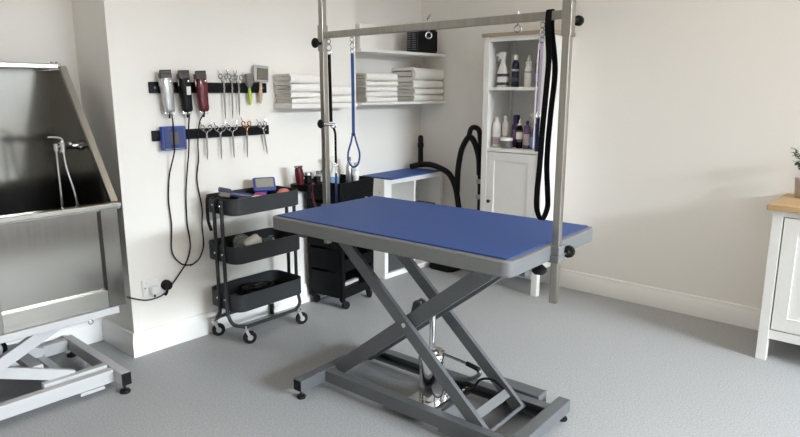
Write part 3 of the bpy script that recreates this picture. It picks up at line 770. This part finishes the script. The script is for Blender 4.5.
# brushes in the top tray
p = ontray(.115, .11, ZT1)
t = thing('grooming_brush', 'navy grooming brush lying across the trolley top tray', 'brush', p, -.30)
k = Matrix.Translation((0, 0, .078)) @ Matrix.Rotation(.24, 4, 'Y')
MB().loft([(-.075, 0, 0, .022, .018), (-.06, 0, 0, .030, .024), (0, 0, 0, .028, .022), (.06, 0, 0, .034, .026), (.085, 0, 0, .03, .022)], 2.6).xf(k @ Matrix.Rotation(PI/2, 4, 'Y')).build('handle', 'navyp', t)
MB().box((-.072, 0, .014), (.060, .040, .022), bev=.006).xf(k).build('head', 'navyp', t)
MB().box((-.072, 0, -.006), (.05, .034, .024)).xf(k).build('pin_pad', 'wirepad', t)
MB().box((.02, 0, .034), (.05, .03, .066), bev=.008).build('heel', 'navyp', t)
p = ontray(.205, .185, ZT1)
t = thing('pin_brush', 'olive grey pin brush lying in the trolley top tray', 'brush', p, -.35)
MB().box((0, 0, .052), (.12, .04, .018), rot=Matrix.Rotation(.22, 3, 'Y'), bev=.006).build('body', 'olive', t)
MB().box((0, 0, .022), (.10, .03, .044), bev=.004).build('bristles', 'blackm', t)
p = ontray(.195, .055, ZT1)
t = thing('sponge', 'round cream sponge in the trolley top tray', 'sponge', p, 0)
MB().lathe([(0, 0), (.030, 0), (.038, .015), (.038, .05), (.030, .068), (0, .072)]).build('sponge_body', 'cream', t)
p = ontray(.262, .12, ZT1)
t = thing('rubber_brush', 'magenta rubber brush in the trolley top tray', 'brush', p, -.4)
MB().loft([(0, 0, 0, .07, .035), (.03, 0, 0, .085, .045), (.05, .0, 0, .08, .04), (.07, .0, 0, .055, .028), (.075, 0, 0, .03, .015)], 2.4).build('body', 'magenta', t)
p = ontray(.385, .075, ZT1)
t = thing('foam_pad', 'coral pink foam pad at the end of the trolley top tray', 'pad', p, .2)
MB().loft([(0, 0, 0, .07, .05), (.03, 0, 0, .085, .06), (.066, 0, 0, .08, .055), (.080, 0, 0, .05, .03)], 2.4).build('pad_body', 'pink', t)
p = ontray(.330, .165, ZT1)
t = thing('slicker_brush', 'blue slicker brush standing up in the trolley top tray', 'brush', p, -.45)
k = Matrix.Translation((0, 0, .104)) @ Matrix.Rotation(-.45, 4, 'X') @ Matrix.Diagonal((1.15, 1.1, 1.2, 1))
MB().box((0, 0, 0), (.105, .018, .066), bev=.007).xf(k).build('head', 'bluep', t)
MB().box((0, -.0105, .004), (.084, .004, .042), bev=.002).xf(k).build('pin_pad', mat('grey_green_pin_pad', (.26, .25, .20), .6, var=.3, vscale=200), t)
MB().tube([(0, .0, .085), (.0, -.012, .055), (-.004, -.03, .020), (-.006, -.036, .008)], .011, 10).build('handle', 'bluep', t)
for (x, y, a, lab) in ((.09, .205, .1, 'black comb lying behind the navy brush in the trolley top tray'), (.40, .215, -.1, 'black comb along the back of the trolley top tray')):
    p = ontray(x, y, ZT1)
    t = thing('comb', lab, 'comb', p, a)
    MB().box((0, 0, .03), (.14, .02, .058), bev=.003).build('comb_spine', 'blackm', t)
# black strap hanging over the end of the tray
p = ontray(-.030, .15, .690)
t = thing('leather_strap', 'black strap hanging over the end of the trolley top tray', 'strap', p, 0)
MB().ribbon([(.055, 0, .04), (.04, 0, .078), (.015, 0, .092), (-.010, 0, .08), (-.014, 0, .02), (-.012, 0, -.04), (-.004, -.01, -.085)], (0, 1, 0), .022, .006).build('strap', 'blackm', t)
# middle tray
p = ontray(.125, .085, ZT2)
t = thing('dog_muzzle', 'clear and grey plastic muzzle cup in the trolley middle tray', 'muzzle', p, -.25)
MB().lathe([(.030, 0), (.036, .02), (.036, .075), (.030, .085), (.026, .085), (.032, .074), (.032, .022), (.027, .003)], (0, 0, .055), Matrix.Rotation(1.15, 3, 'Y')).build('cup', 'frosted', t)
MB().sphere((-.01, .03, .075), .050, .9, .8, .95).build('dome', 'clear', t)
MB().torus((.085, 0, .068), .026, .006, (.85, -.2, .4)).build('collar', 'ltgrey', t)
MB().cyl((-.02, -.02, .005), (-.02, -.02, .05), .03).build('base', 'ltgrey', t)
p = ontray(.245, .10, ZT2)
t = thing('small_bottle', 'small teal bottle lying in the trolley middle tray', 'bottle', p, .1)
MB().lathe([(0, 0), (.016, 0), (.018, .004), (.018, .06), (.009, .07), (0, .07)], (0, 0, .058), Matrix.Rotation(PI/2, 3, 'Y')).build('body', mat('teal_plastic', (.03, .085, .08), .4), t)
MB().lathe([(0, .07), (.009, .07), (.009, .085), (0, .085)], (0, 0, .058), Matrix.Rotation(PI/2, 3, 'Y')).build('cap', 'ltgrey', t)
MB().box((.03, 0, .022), (.10, .05, .038), bev=.004).build('sleeve', 'blackm', t)
for i, (x, y, a, l, lab) in enumerate(((.33, .15, .4, .12, 'black clipper attachment comb in the trolley middle tray'), (.37, .08, -.3, .11, 'black handled tool beside the teal bottle in the trolley middle tray'))):
    p = ontray(x, y, ZT2)
    t = thing('attachment_comb', lab, 'attachment', p, a)
    MB().box((0, 0, .028), (l, .04, .055), bev=.008).build('comb_body', 'blackm', t)
    MB().box((.03, 0, .058), (.035, .022, .008), bev=.002).build('clip', 'chromed', t)
# bottom tray: black cable and blades
p = ontray(.23, .13, ZT3)
pts = []
for i in range(40):
    a = i*.62
    pts.append((.115*math.cos(a)*(1-.008*i)+random.uniform(-.015, .015), .06*math.sin(a)*(1-.006*i)+random.uniform(-.008, .008), .012+.0016*i))
t = thing('power_cable', 'tangled black power cable in the trolley bottom tray', 'cable', p, .1)
MB().tube(pts, .0055, 8, 4).build('cable', 'rubber', t)
MB().box((.0, 0, .062), (.07, .032, .026), bev=.006).build('adapter', 'black', t)
p = ontray(.075, .10, ZT3)
t = thing('spare_clipper', 'black spare clipper lying beside the cable in the trolley bottom tray', 'clipper', p, 1.2)
MB().loft([(-.07, 0, 0, .03, .03), (-.05, 0, 0, .042, .040), (.03, 0, 0, .04, .036), (.07, 0, 0, .045, .03), (.075, 0, 0, .03, .02)], 2.8).xf(Matrix.Translation((0, 0, .024)) @ Matrix.Rotation(PI/2, 4, 'Y')).build('body', 'black', t)
MB().box((.082, 0, .030), (.012, .04, .014), bev=.002).build('blade', 'chromed', t)

# ------------------------------------------------------------------ black drawer cart
CT = thing('drawer_cart', 'black plastic drawer cart with a tray top, between trolley and cube shelf', 'cart', (2.430, 2.603, 0), .14)
CW, CD, CHh = .320, .270, .775
for x in (.014, CW-.014):
    for y in (.014, CD-.014): MB().span((x-.014, y-.014, .055), (x+.014, y+.014, .715), bev=.003).build('corner_post', 'cartblk', CT)
tt = MB()
tt.rings([[(x, y, z) for x, y in rrect(-e, -e, CW+e, CD+e, .016, 4)] for z, e in ((.665, .002), (.68, .004), (.770, .008), (.775, .008))] + [[(x, y, z) for x, y in rrect(-e, -e, CW+e, CD+e, .014, 4)] for z, e in ((.775, .002), (.705, -.004))])
tt.build('top_tray', 'cartblk', CT)
MB().span((.03, -.012, .690), (CW-.02, -.004, .700), bev=.002).build('tray_handle', 'blackm', CT)
MB().span((.004, CD-.01, .06), (CW-.004, CD-.004, .68)).build('back_panel', 'cartblk', CT)
sd = MB()
for z0, z1 in ((.095, .225), (.24, .365), (.38, .505), (.52, .645)): sd.span((-.002, .03, z0), (.006, CD-.03, z1), bev=.003)
sd.build('side_panel', 'cartblk', CT)
s2 = MB()
for z0, z1 in ((.09, .645),): s2.span((CW-.006, .03, z0), (CW+.002, CD-.03, z1), bev=.003)
s2.build('side_panel', 'cartblk', CT)
for z, h in ((.235, .075), (.375, .085), (.515, .085)):
    d = MB().span((.030, .0, z), (CW-.030, .008, z+h), bev=.003); d.span((.030, .008, z), (CW-.03, CD-.02, z+.006)); d.span((.03, .008, z), (.034, CD-.02, z+h)); d.span((CW-.034, .008, z), (CW-.03, CD-.02, z+h))
    D = d.build('drawer', 'cartblk', CT)
    MB().span((CW/2-.05, -.008, z+h-.022), (CW/2+.05, .001, z+h-.008), bev=.003).build('drawer_pull', 'blackm', D)
MB().span((.005, .0, .070), (CW-.005, CD-.01, .130), bev=.003).build('base_shelf', 'cartblk', CT)
MB().box((.135, .05, .140), (.14, .03, .018), bev=.003).build('grey_insert', 'ltgrey', CT)
for x, y, a in ((.022, .014, -.3), (CW-.045, .014, .2), (.022, CD-.022, -.3), (CW-.022, CD-.022, .4)):
    castor(CT, x, y, a, .025, 'rubber', 'black', .065)
sh = MB(); sh.rings([[(x, y, z) for x, y in rrect(-.150, .11, -.006, CD-.012, .012, 4)] for z in (.735, .770)]); sh.build('side_caddy', 'cartblk', CT)

def oncart(x, y, z): return V((2.430, 2.603, 0)) + (Matrix.Rotation(.14, 3, 'Z') @ V((x, y, z)))
ZCT = .7055
p = oncart(-.128, .195, .7705)
t = thing('hair_clipper', 'dark red clipper standing at the edge of the black drawer cart', 'clipper', p, .3)
MB().loft([(0, 0, 0, .040, .035), (.01, 0, 0, .044, .040), (.05, -.004, 0, .050, .044), (.085, -.010, 0, .046, .040), (.098, -.012, 0, .036, .03)], 3).build('body', 'redp', t)
MB().box((-.013, 0, .103), (.044, .03, .012), bev=.002).build('blade', 'chromed', t)
MB().sphere((.008, -.021, .035), .006).build('button', 'chrome', t)
p = oncart(-.120, .11, .770)
t = thing('hanging_strap', 'dark red strap hanging down the side of the black drawer cart', 'strap', p, 0)
MB().ribbon([(.03, .01, .004), (.0, 0, .006), (-.010, -.004, -.03), (-.004, -.012, -.09), (.010, -.028, -.15)], (0, 1, 0), .018, .004).build('strap', 'redp', t)
p = oncart(.000, .20, ZCT)
def lathe_thing(name, lab, cat, p, prof, m, group=None, caps=(), seg=24):
    t = thing(name, lab, cat, p, 0, group)
    MB().lathe(prof, seg=seg).build('body', m, t)
    for nm, pr, mm_ in caps: MB().lathe(pr, seg=seg).build(nm, mm_, t)
    return t
def cyl_prof(r, h, b=.003): return [(0, 0), (r-b, 0), (r, b), (r, h-b), (r-b, h), (0, h)]
t = lathe_thing('round_tin', 'black round jar with a shiny lid on the black drawer cart', 'jar', oncart(-.052, .205, .7705), cyl_prof(.024, .045), 'black', None, [('lid', [(0, .045), (.025, .045), (.025, .058), (.022, .062), (0, .062)], 'chromed')])
t = lathe_thing('round_tin', 'small black jar at the front of the black drawer cart', 'jar', oncart(-.035, .145, .7705), cyl_prof(.020, .030), 'black', None, [('lid', [(0, .03), (.021, .03), (.021, .040), (0, .042)], 'black')])
t = lathe_thing('spray_can', 'grey canister beside the black jars on the drawer cart', 'can', oncart(.035, .195, ZCT), cyl_prof(.020, .105), 'ltgrey', None, [('cap', [(0, .105), (.016, .105), (.016, .122), (.012, .126), (0, .126)], 'greyp')])
t = lathe_thing('spray_can', 'slim grey metal can next to the far arm post on the drawer cart', 'can', oncart(.082, .205, ZCT), cyl_prof(.017, .11), 'silver', None, [('cap', [(0, .11), (.012, .11), (.012, .124), (0, .126)], 'greyp')])

def spray_bottle(lab, p, rz, s, bodym, labels, headm, H=.15, r=.035):
    t = thing('spray_bottle', lab, 'bottle', p, rz)
    w = r*2
    MB().loft([(0, 0, 0, w*.94, w*.62), (.004, 0, 0, w, w*.68), (H*.62, 0, 0, w, w*.68), (H*.74, .0, 0, w*.86, w*.6), (H*.90, 0, 0, w*.5, w*.42), (H, 0, 0, w*.42, w*.40), (H*1.06, 0, 0, w*.42, w*.40)], 3).build('body', bodym, t)
    h = MB().cyl((0, 0, H*1.04), (0, 0, H*1.16), w*.22); h.loft([(H*1.15, 0, 0, w*.36, w*.36), (H*1.24, -.004, 0, w*.62, w*.34), (H*1.36, -.008, 0, w*.86, w*.34), (H*1.44, -.004, 0, w*.80, w*.3), (H*1.47, 0, 0, w*.5, w*.2)], 3)
    h.cyl((-w*.5, 0, H*1.36), (-w*.66, 0, H*1.36), w*.13)
    Hd = h.build('spray_head', headm, t)
    MB().tube([(-w*.28, 0, H*1.30), (-w*.42, 0, H*1.2), (-w*.50, 0, H*1.08)], w*.07).build('trigger', headm, Hd)
    for q, (z0, z1, mm_) in enumerate(labels):
        MB().loft([(H*z0, 0, 0, w*(1.02+.02*q), w*(.70+.02*q)), (H*z1, 0, 0, w*(1.02+.02*q), w*(.70+.02*q))], 3).build('label_band', mm_, t)
    return t
spray_bottle('clear spray bottle with a pale blue label on the black drawer cart', oncart(.165, .185, ZCT), -.4, 1, 'frosted', [(.12, .58, 'labelb')], 'frosted', .135, .030)
t = lathe_thing('pump_bottle', 'tall silver bottle standing at the corner of the drawer cart', 'bottle', oncart(.292, .165, ZCT), [(0, 0), (.018, 0), (.021, .004), (.021, .13), (.012, .150), (.010, .165), (0, .165)], 'silver', None, [('cap', [(0, .165), (.012, .165), (.012, .188), (0, .19)], 'greyp')])
t = lathe_thing('pump_bottle', 'white bottle with rounded bands beside the tall silver bottle', 'bottle', oncart(.296, .115, ZCT), [(0, 0), (.017, 0), (.019, .01), (.019, .045), (.015, .052), (.019, .06), (.019, .095), (.014, .102), (.017, .11), (.016, .13), (.009, .14), (0, .14)], 'bottlew', None, [('cap', [(0, .14), (.010, .14), (.010, .155), (0, .157)], 'ltgrey')])

# ------------------------------------------------------------------ cube shelf
KU0, KU1, KV0, KV1, KZ = 3.062, 3.716, 2.845, 3.078, .705
K = thing('cube_shelf', 'white cube shelf unit in the alcove beneath the towel shelf', 'shelf unit', (KU0, KV0, 0))
kw, kd = KU1-KU0, KV1-KV0
MB().span((0, 0, KZ-.036), (kw, kd, KZ), bev=.002).build('top_board', 'white', K)
MB().span((0, 0, 0), (kw, kd, .036), bev=.002).build('bottom_board', 'white', K)
for x in (0, kw-.036): MB().span((x, .0005, .036), (x+.036, kd, KZ-.036), bev=.002).build('side_board', 'white', K)
MB().span((kw/2-.008, .004, .036), (kw/2+.008, kd, KZ-.036), bev=.001).build('divider', 'white', K)
for x0, x1 in ((.036, kw/2-.008), (kw/2+.008, kw-.036)):
    MB().span((x0, .004, .345), (x1, kd, .361), bev=.001).build('middle_shelf', 'white', K)
MB().span((.036, kd-.006, .036), (kw-.036, kd, KZ-.036)).build('back_board', 'white', K)
s_ = MB().cyl((-.0015, .045, .615), (.001, .045, .615), .006); s_.build('screw_cap', 'ltgrey', K)
m_ = tag(MB().prism(rrect(-.290, -.135, .290, .135, .008), 'z', 0, .010).build('rubber_mat', 'bluem'), 'small blue rubber mat lying on the white cube shelf', 'mat')
m_.location = (3.372, 2.955, KZ+.0006); m_.rotation_euler.z = .06
t = thing('storage_bin', 'dark grey fabric bin in the lower compartment of the cube shelf', 'bin', (3.225, 2.960, .0366), 0)
MB().span((-.125, -.095, 0), (.125, .095, .21), bev=.006).build('bin', 'felt', t)
MB().span((-.128, -.098, .205), (.128, .098, .232), bev=.004).build('lid', 'blackm', t)
t = thing('folder', 'dark folder lying on the middle shelf of the cube unit', 'folder', (3.54, 2.955, .3616), 0)
MB().span((-.12, -.09, 0), (.12, .09, .018), bev=.002).build('folder_cover', 'greyp', t)
MB().span((-.118, -.088, .0185), (.11, .08, .105), bev=.004).build('papers', 'felt', t)

# ------------------------------------------------------------------ vacuum / blower
VA_ = thing('vacuum_cleaner', 'black vacuum cleaner with a curved hose and standing nozzle behind the grooming table', 'vacuum cleaner', (3.56, 2.62, 0))
def vv(*pts): return [V(p)-V((3.56, 2.62, 0)) for p in pts]
MB().rings([[(x, y, z) for x, y in rrect(-.075+e, -.03+e, .09-e, .19-e, .045, 5)] for z, e in ((.0, .004), (.006, 0), (.030, 0), (.042, .012), (.045, .03))]).build('base', 'blackm', VA_)
MB().tube(vv((3.628, 2.452, .05), (3.628, 2.450, .5), (3.622, 2.450, .80), (3.615, 2.448, .99)), .016, 12).build('wand', 'black', VA_)
s_ = MB()
for z in (.55, .66, .80): s_.cyl(*vv((3.616, 2.449, z), (3.616, 2.449, z+.03)), .0195)
s_.build('wand_clip', 'ltgrey', VA_)
MB().tube(vv((3.53, 3.005, .742), (3.60, 2.985, .752), (3.62, 2.90, .758), (3.612, 2.80, .742), (3.60, 2.70, .705), (3.60, 2.645, .62), (3.60, 2.620, .52), (3.60, 2.600, .40), (3.60, 2.58, .25), (3.59, 2.57, .06)), .021, 12).build('hose', 'rubber', VA_)
MB().tube(vv((3.603, 2.63, .58), (3.60, 2.626, .70), (3.60, 2.615, .80), (3.60, 2.590, .90), (3.60, 2.545, .972), (3.60, 2.510, .975), (3.60, 2.475, .925), (3.607, 2.452, .84), (3.612, 2.445, .72)), .021, 12).build('hose', 'rubber', VA_)
MB().tube(vv((3.60, 2.535, .985), (3.60, 2.520, 1.035), (3.60, 2.490, 1.050), (3.607, 2.455, 1.030), (3.612, 2.445, .96)), .018, 12).build('handle', 'rubber', VA_)
MB().lathe([(0, 0), (.026, 0), (.026, .012), (.021, .02), (.019, .13), (.023, .14), (.024, .165), (.019, .178), (.021, .185), (.020, .215), (.012, .228), (0, .230)], vv((3.648, 3.012, .7405))[0]).build('nozzle', 'black', VA_)

# ------------------------------------------------------------------ tall cabinet
CU, CV0, CV1, CZ = 3.430, 1.862, 2.312, 1.632
TC = thing('tall_cabinet', 'tall white cabinet with open bottle shelves, a door and an oak top', 'cabinet', (0, 0, 0))
st = .042
MB().span((CU-.012, CV0-.014, CZ), (UR-.001, CV1+.014, CZ+.022), bev=.003).build('top_board', 'oaks', TC)
for v in (CV0, CV1-st): MB().span((CU, v, .0), (CU+.040, v+st, CZ), bev=.002).build('corner_leg', 'white', TC)
for v in (CV0, CV1-st): MB().span((UR-.041, v, .0), (UR-.001, v+st, CZ), bev=.002).build('corner_leg', 'white', TC)
for v in (CV0+.010, CV1-.028): MB().span((CU+.04, v, .19), (UR-.041, v+.018, CZ), bev=.001).build('side_panel', 'white', TC)
MB().span((UR-.012, CV0+.02, .19), (UR-.004, CV1-.02, CZ)).build('back_panel', 'white', TC)
MB().span((CU+.003, CV0+st, CZ-.030), (CU+.023, CV1-st, CZ), bev=.001).build('top_rail', 'white', TC)
MB().span((CU+.004, CV0+.028, 1.302), (UR-.012, CV1-.028, 1.322), bev=.001).build('shelf_board', 'white', TC)
MB().span((CU+.002, CV0+.028, .912), (UR-.012, CV1-.028, .936), bev=.001).build('shelf_board', 'white', TC)
MB().span((CU+.004, CV0+st, .165), (CU+.03, CV1-st, .20), bev=.001).build('bottom_rail', 'white', TC)
MB().span((CU+.01, CV0+.028, .20), (UR-.012, CV1-.028, .215)).build('bottom_board', 'white', TC)
MB().span((CU+.006, CV0+.002, .168), (UR-.02, CV0+.024, .20), bev=.001).build('side_rail', 'white', TC)
d0, d1, e0, e1 = CV0+st+.003, CV1-st-.003, .204, .908
dr = MB().span((CU+.008, d0+.002, e0+.002), (CU+.0138, d1-.002, e1-.002))
for a, b in (((d0, e0), (d0+.055, e1)), ((d1-.055, e0), (d1, e1)), ((d0+.055, e1-.055), (d1-.055, e1)), ((d0+.055, e0), (d1-.055, e0+.06))): dr.span((CU+.002, a[0], a[1]), (CU+.014, b[0], b[1]))
D = dr.build('door', 'white', TC, bev=.0015)
k_ = MB().lathe([(0, 0), (.005, 0), (.005, .010), (.011, .016), (.012, .022), (.008, .026), (0, .027)], (CU+.002, d1-.030, .585), Matrix.Rotation(-PI/2, 3, 'Y')); k_.build('door_knob', 'black', D)

# bottles: up = 1.322 shelf, lo = .936 shelf
def bottle(lab, p, H, r, bodym, capm, ch, labels=(), neck=.35, cap_r=.55, name='shampoo_bottle', grp=None, pointed=False):
    t = thing(name, lab, 'bottle', p, 0, grp)
    hb = H-ch
    MB().lathe([(0, 0), (r*.92, 0), (r, .004), (r, hb*.78), (r*.93, hb*.86), (r*.7, hb*.93), (r*cap_r*.9, hb*.97), (r*cap_r*.85, hb), (0, hb)]).build('body', bodym, t)
    if pointed: pr = [(0, hb), (r*cap_r, hb), (r*cap_r, hb+ch*.25), (r*cap_r*.6, hb+ch*.35), (r*.25, hb+ch*.9), (r*.16, H), (0, H)]
    else: pr = [(0, hb), (r*cap_r, hb), (r*cap_r, H-.003), (r*cap_r-.003, H), (0, H)]
    MB().lathe(pr).build('cap', capm, t)
    for q, (z0, z1, m) in enumerate(labels): MB().lathe([(r*.99, hb*z0), (r*(1.015+.02*q), hb*z0), (r*(1.015+.02*q), hb*z1), (r*.99, hb*z1)]).build('label_band', m, t)
    return t
U3 = 3.52; zu, zl = 1.3225, .9365
spray_bottle('white trigger spray bottle on the upper shelf of the tall cabinet', (U3, 2.222, zu), PI/2+PI, 1, 'bottlew', [(.08, .56, 'labelw'), (.44, .56, 'labeld'), (.08, .20, 'labeld')], 'bottlew', .150, .037)
gu, gl = 'bottles on the cabinet upper shelf', 'bottles on the cabinet lower shelf'
bottle('dark navy bottle with a white cap beside the white spray bottle', (U3, 2.130, zu), .200, .024, 'navyb', 'bottlew', .032, [(.2, .34, 'labeld'), (.58, .66, 'ltgrey')], cap_r=.62, grp=gu)
bottle('white bottle with a pointed nozzle on the upper cabinet shelf', (U3, 2.036, zu), .195, .024, 'bottlew', 'bottlew', .058, [(.62, .70, 'ltgrey')], cap_r=.8, pointed=True, grp=gu)
bottle('pale teal bottle with a green cap on the upper cabinet shelf', (U3, 1.960, zu), .225, .027, 'teal', 'green', .060, [(.2, .5, 'labelb')], cap_r=.5, grp=gu)
bottle('white bottle with a plum printed label at the front of the lower cabinet shelf', (U3-.01, 2.250, zl), .195, .027, 'bottlew', 'bottlew', .022, [(.10, .38, 'labelp'), (.5, .7, 'labelw')], cap_r=.58, grp=gl)
bottle('white bottle standing behind the plum label bottle on the lower cabinet shelf', (U3+.04, 2.215, zl), .198, .024, 'bottlew', 'bottlew', .022, [(.10, .42, 'labelp')], cap_r=.58, grp=gl)
bottle('violet bottle with a navy cap on the lower cabinet shelf', (U3+.06, 2.145, zl), .208, .028, 'violet', 'navyp', .042, [(.3, .7, 'lilacb')], cap_r=.78, grp=gl)
bottle('small dark bottle with a grey green label and white nozzle, behind the jar', (U3-.005, 2.080, zl), .182, .022, 'blackm', 'bottlew', .036, [(.28, .78, 'jar'), (.40, .70, 'labelw')], cap_r=.62, pointed=True, grp=gl)
bottle('mauve bottle with a small dark cap on the lower cabinet shelf', (U3-.01, 2.022, zl), .176, .022, 'lilacb', 'navyp', .020, [(.15, .6, 'labelp')], cap_r=.5, grp=gl)
t = lathe_thing('cream_jar', 'squat grey jar with a white lid at the front of the lower cabinet shelf', 'jar', (U3-.045, 2.150, zl), [(0, 0), (.036, 0), (.040, .004), (.040, .044), (.037, .048), (0, .048)], 'jar', gl, [('lid', [(0, .048), (.041, .048), (.041, .062), (.038, .066), (0, .066)], 'bottlew')])
spray_bottle('tall pale blue spray bottle at the end of the lower cabinet shelf', (U3-.005, 1.962, zl), -PI/2, 1, 'blueliq', [(.1, .5, 'labelb')], 'frosted', .155, .034)

# ------------------------------------------------------------------ sideboard
SU, SV1, SV0 = 3.322, .583, -.75
S = thing('sideboard', 'white sideboard with an oak top against the bare wall', 'sideboard', (0, 0, 0))
MB().span((SU-.022, SV0-.02, .748), (UR-.001, SV1+.024, .774), bev=.003).build('top_board', 'oak', S)
for v in (SV1-.045, SV0): 
    for u in (SU, UR-.046): MB().span((u, v, 0), (u+.045, v+.045, .748), bev=.002).build('leg', 'white', S)
for v in (SV1-.030, SV0+.01): MB().span((SU+.045, v, .135), (UR-.046, v+.02, .748)).build('side_panel', 'white', S)
MB().span((UR-.02, SV0+.03, .135), (UR-.012, SV1-.03, .748)).build('back_panel', 'white', S)
MB().span((SU+.004, SV0+.045, .115), (SU+.03, SV1-.045, .160), bev=.001).build('bottom_rail', 'white', S)
MB().span((SU+.004, SV0+.045, .720), (SU+.03, SV1-.045, .748), bev=.001).build('top_rail', 'white', S)
MB().span((SU+.01, SV0+.03, .135), (UR-.02, SV1-.03, .15)).build('bottom_board', 'white', S)
vm = (SV0+SV1)/2
MB().span((SU+.004, vm-.02, .16), (SU+.03, vm+.02, .72)).build('centre_stile', 'white', S)
for a0, a1, kv in ((vm+.024, SV1-.0505, vm+.06), (SV0+.0505, vm-.024, vm-.06)):
    d = MB().span((SU+.010, a0+.002, .167), (SU+.0158, a1-.002, .714))
    for a, b in (((a0, .165), (a0+.062, .716)), ((a1-.062, .165), (a1, .716)), ((a0+.062, .654), (a1-.062, .716)), ((a0+.062, .165), (a1-.062, .232))): d.span((SU+.002, a[0], a[1]), (SU+.016, b[0], b[1]))
    D = d.build('door', 'white', S, bev=.0015)
    MB().lathe([(0, 0), (.005, 0), (.005, .010), (.012, .018), (.010, .026), (0, .028)], (SU+.002, kv, .5), Matrix.Rotation(-PI/2, 3, 'Y')).build('door_knob', 'black', D)

# potted plant
P_ = thing('potted_plant', 'small leafy green plant in a pinkish grey pot on the sideboard', 'plant', (3.647, .515, .7745))
MB().lathe([(0, 0), (.036, 0), (.040, .005), (.047, .092), (.047, .098), (.042, .098), (.041, .088), (0, .088)]).build('pot', 'pot', P_)
MB().lathe([(0, .086), (.041, .088), (0, .0895)]).build('soil', 'soil', P_)
rnd = random.Random(5)
st_ = MB(); lf = MB()
for i in range(15):
    a = rnd.uniform(0, 2*PI); ln = rnd.uniform(.08, .18); lean = rnd.uniform(.1, .8)
    pts = [V((0, 0, .088)), V((math.cos(a)*ln*lean*.3, math.sin(a)*ln*lean*.3, .088+ln*.5)), V((math.cos(a)*ln*lean, math.sin(a)*ln*lean, .088+ln*(1-.35*lean)))]
    st_.tube(pts, .0018, 6, 4)
    for q in spline(pts, 5)[3:]:
        for j in range(2):
            b = rnd.uniform(0, 2*PI); L_ = rnd.uniform(.014, .026)
            d = V((math.cos(b), math.sin(b), rnd.uniform(-.5, .5))).normalized(); w = d.cross(V((0, 0, 1))).normalized()*L_*.36; n_ = V((0, 0, .002))
            vs = [q, q+d*L_*.35+w-n_, q+d*L_*.75+w*.8-n_, q+d*L_*1.05-n_*2.5, q+d*L_*.75-w*.8-n_, q+d*L_*.35-w-n_]
            vs = [lf.bm.verts.new(v_) for v_ in vs]; lf.bm.faces.new(vs)
st_.build('stems', 'stem', P_)
L_o = lf.build('foliage', 'leaf', P_)
sm = L_o.modifiers.new('thickness', 'SOLIDIFY'); sm.thickness = .0008

# ------------------------------------------------------------------ light
def area(name, loc, tgt, sx, sy, power, col):
    l = bpy.data.lights.new(name, 'AREA'); l.shape = 'RECTANGLE'; l.size = sx; l.size_y = sy; l.energy = power; l.color = col
    o = bpy.data.objects.new(name, l); COL.objects.link(o); o.location = loc
    o.rotation_euler = (V(tgt)-V(loc)).to_track_quat('-Z', 'Y').to_euler(); return o
area('sky_daylight', (2.9, -7.6, 4.9), (2.2, 0, 1.2), 5.5, 4.5, 5800, (.835, .925, 1.0))
area('ceiling_panel', (2.2, .6, CH-.012), (2.2, .6, 0), 1.1, .5, 7, (1.0, .82, .62))
area('ceiling_panel', (.6, 1.0, CH-.012), (.6, 1.0, 0), 1.1, .5, 6, (1.0, .82, .62))
w = bpy.data.worlds.new('daylight_sky'); sc.world = w; w.use_nodes = True
w.node_tree.nodes['Background'].inputs[0].default_value = (.80, .90, 1.0, 1)
w.node_tree.nodes['Background'].inputs[1].default_value = 1.2

# ------------------------------------------------------------------ camera
cam = bpy.data.cameras.new('camera'); co = bpy.data.objects.new('camera', cam); COL.objects.link(co)
co.location = (0, 0, 1.3); co.rotation_euler = (math.radians(90-11.649), 0, math.radians(-48.553))
cam.sensor_width = 36; cam.lens = 620.2/800*36; cam.clip_start = .02
sc.camera = co
sc.view_settings.view_transform = 'Standard'; sc.view_settings.look = 'None'
sc.view_settings.exposure = 1.0; sc.view_settings.gamma = 1; sc.view_settings.use_curve_mapping = False
sc.cycles.max_bounces = 10; sc.cycles.diffuse_bounces = 6; sc.cycles.glossy_bounces = 5; sc.cycles.transmission_bounces = 8
sc.cycles.use_denoising = True
sc.cycles.caustics_reflective = False; sc.cycles.caustics_refractive = False
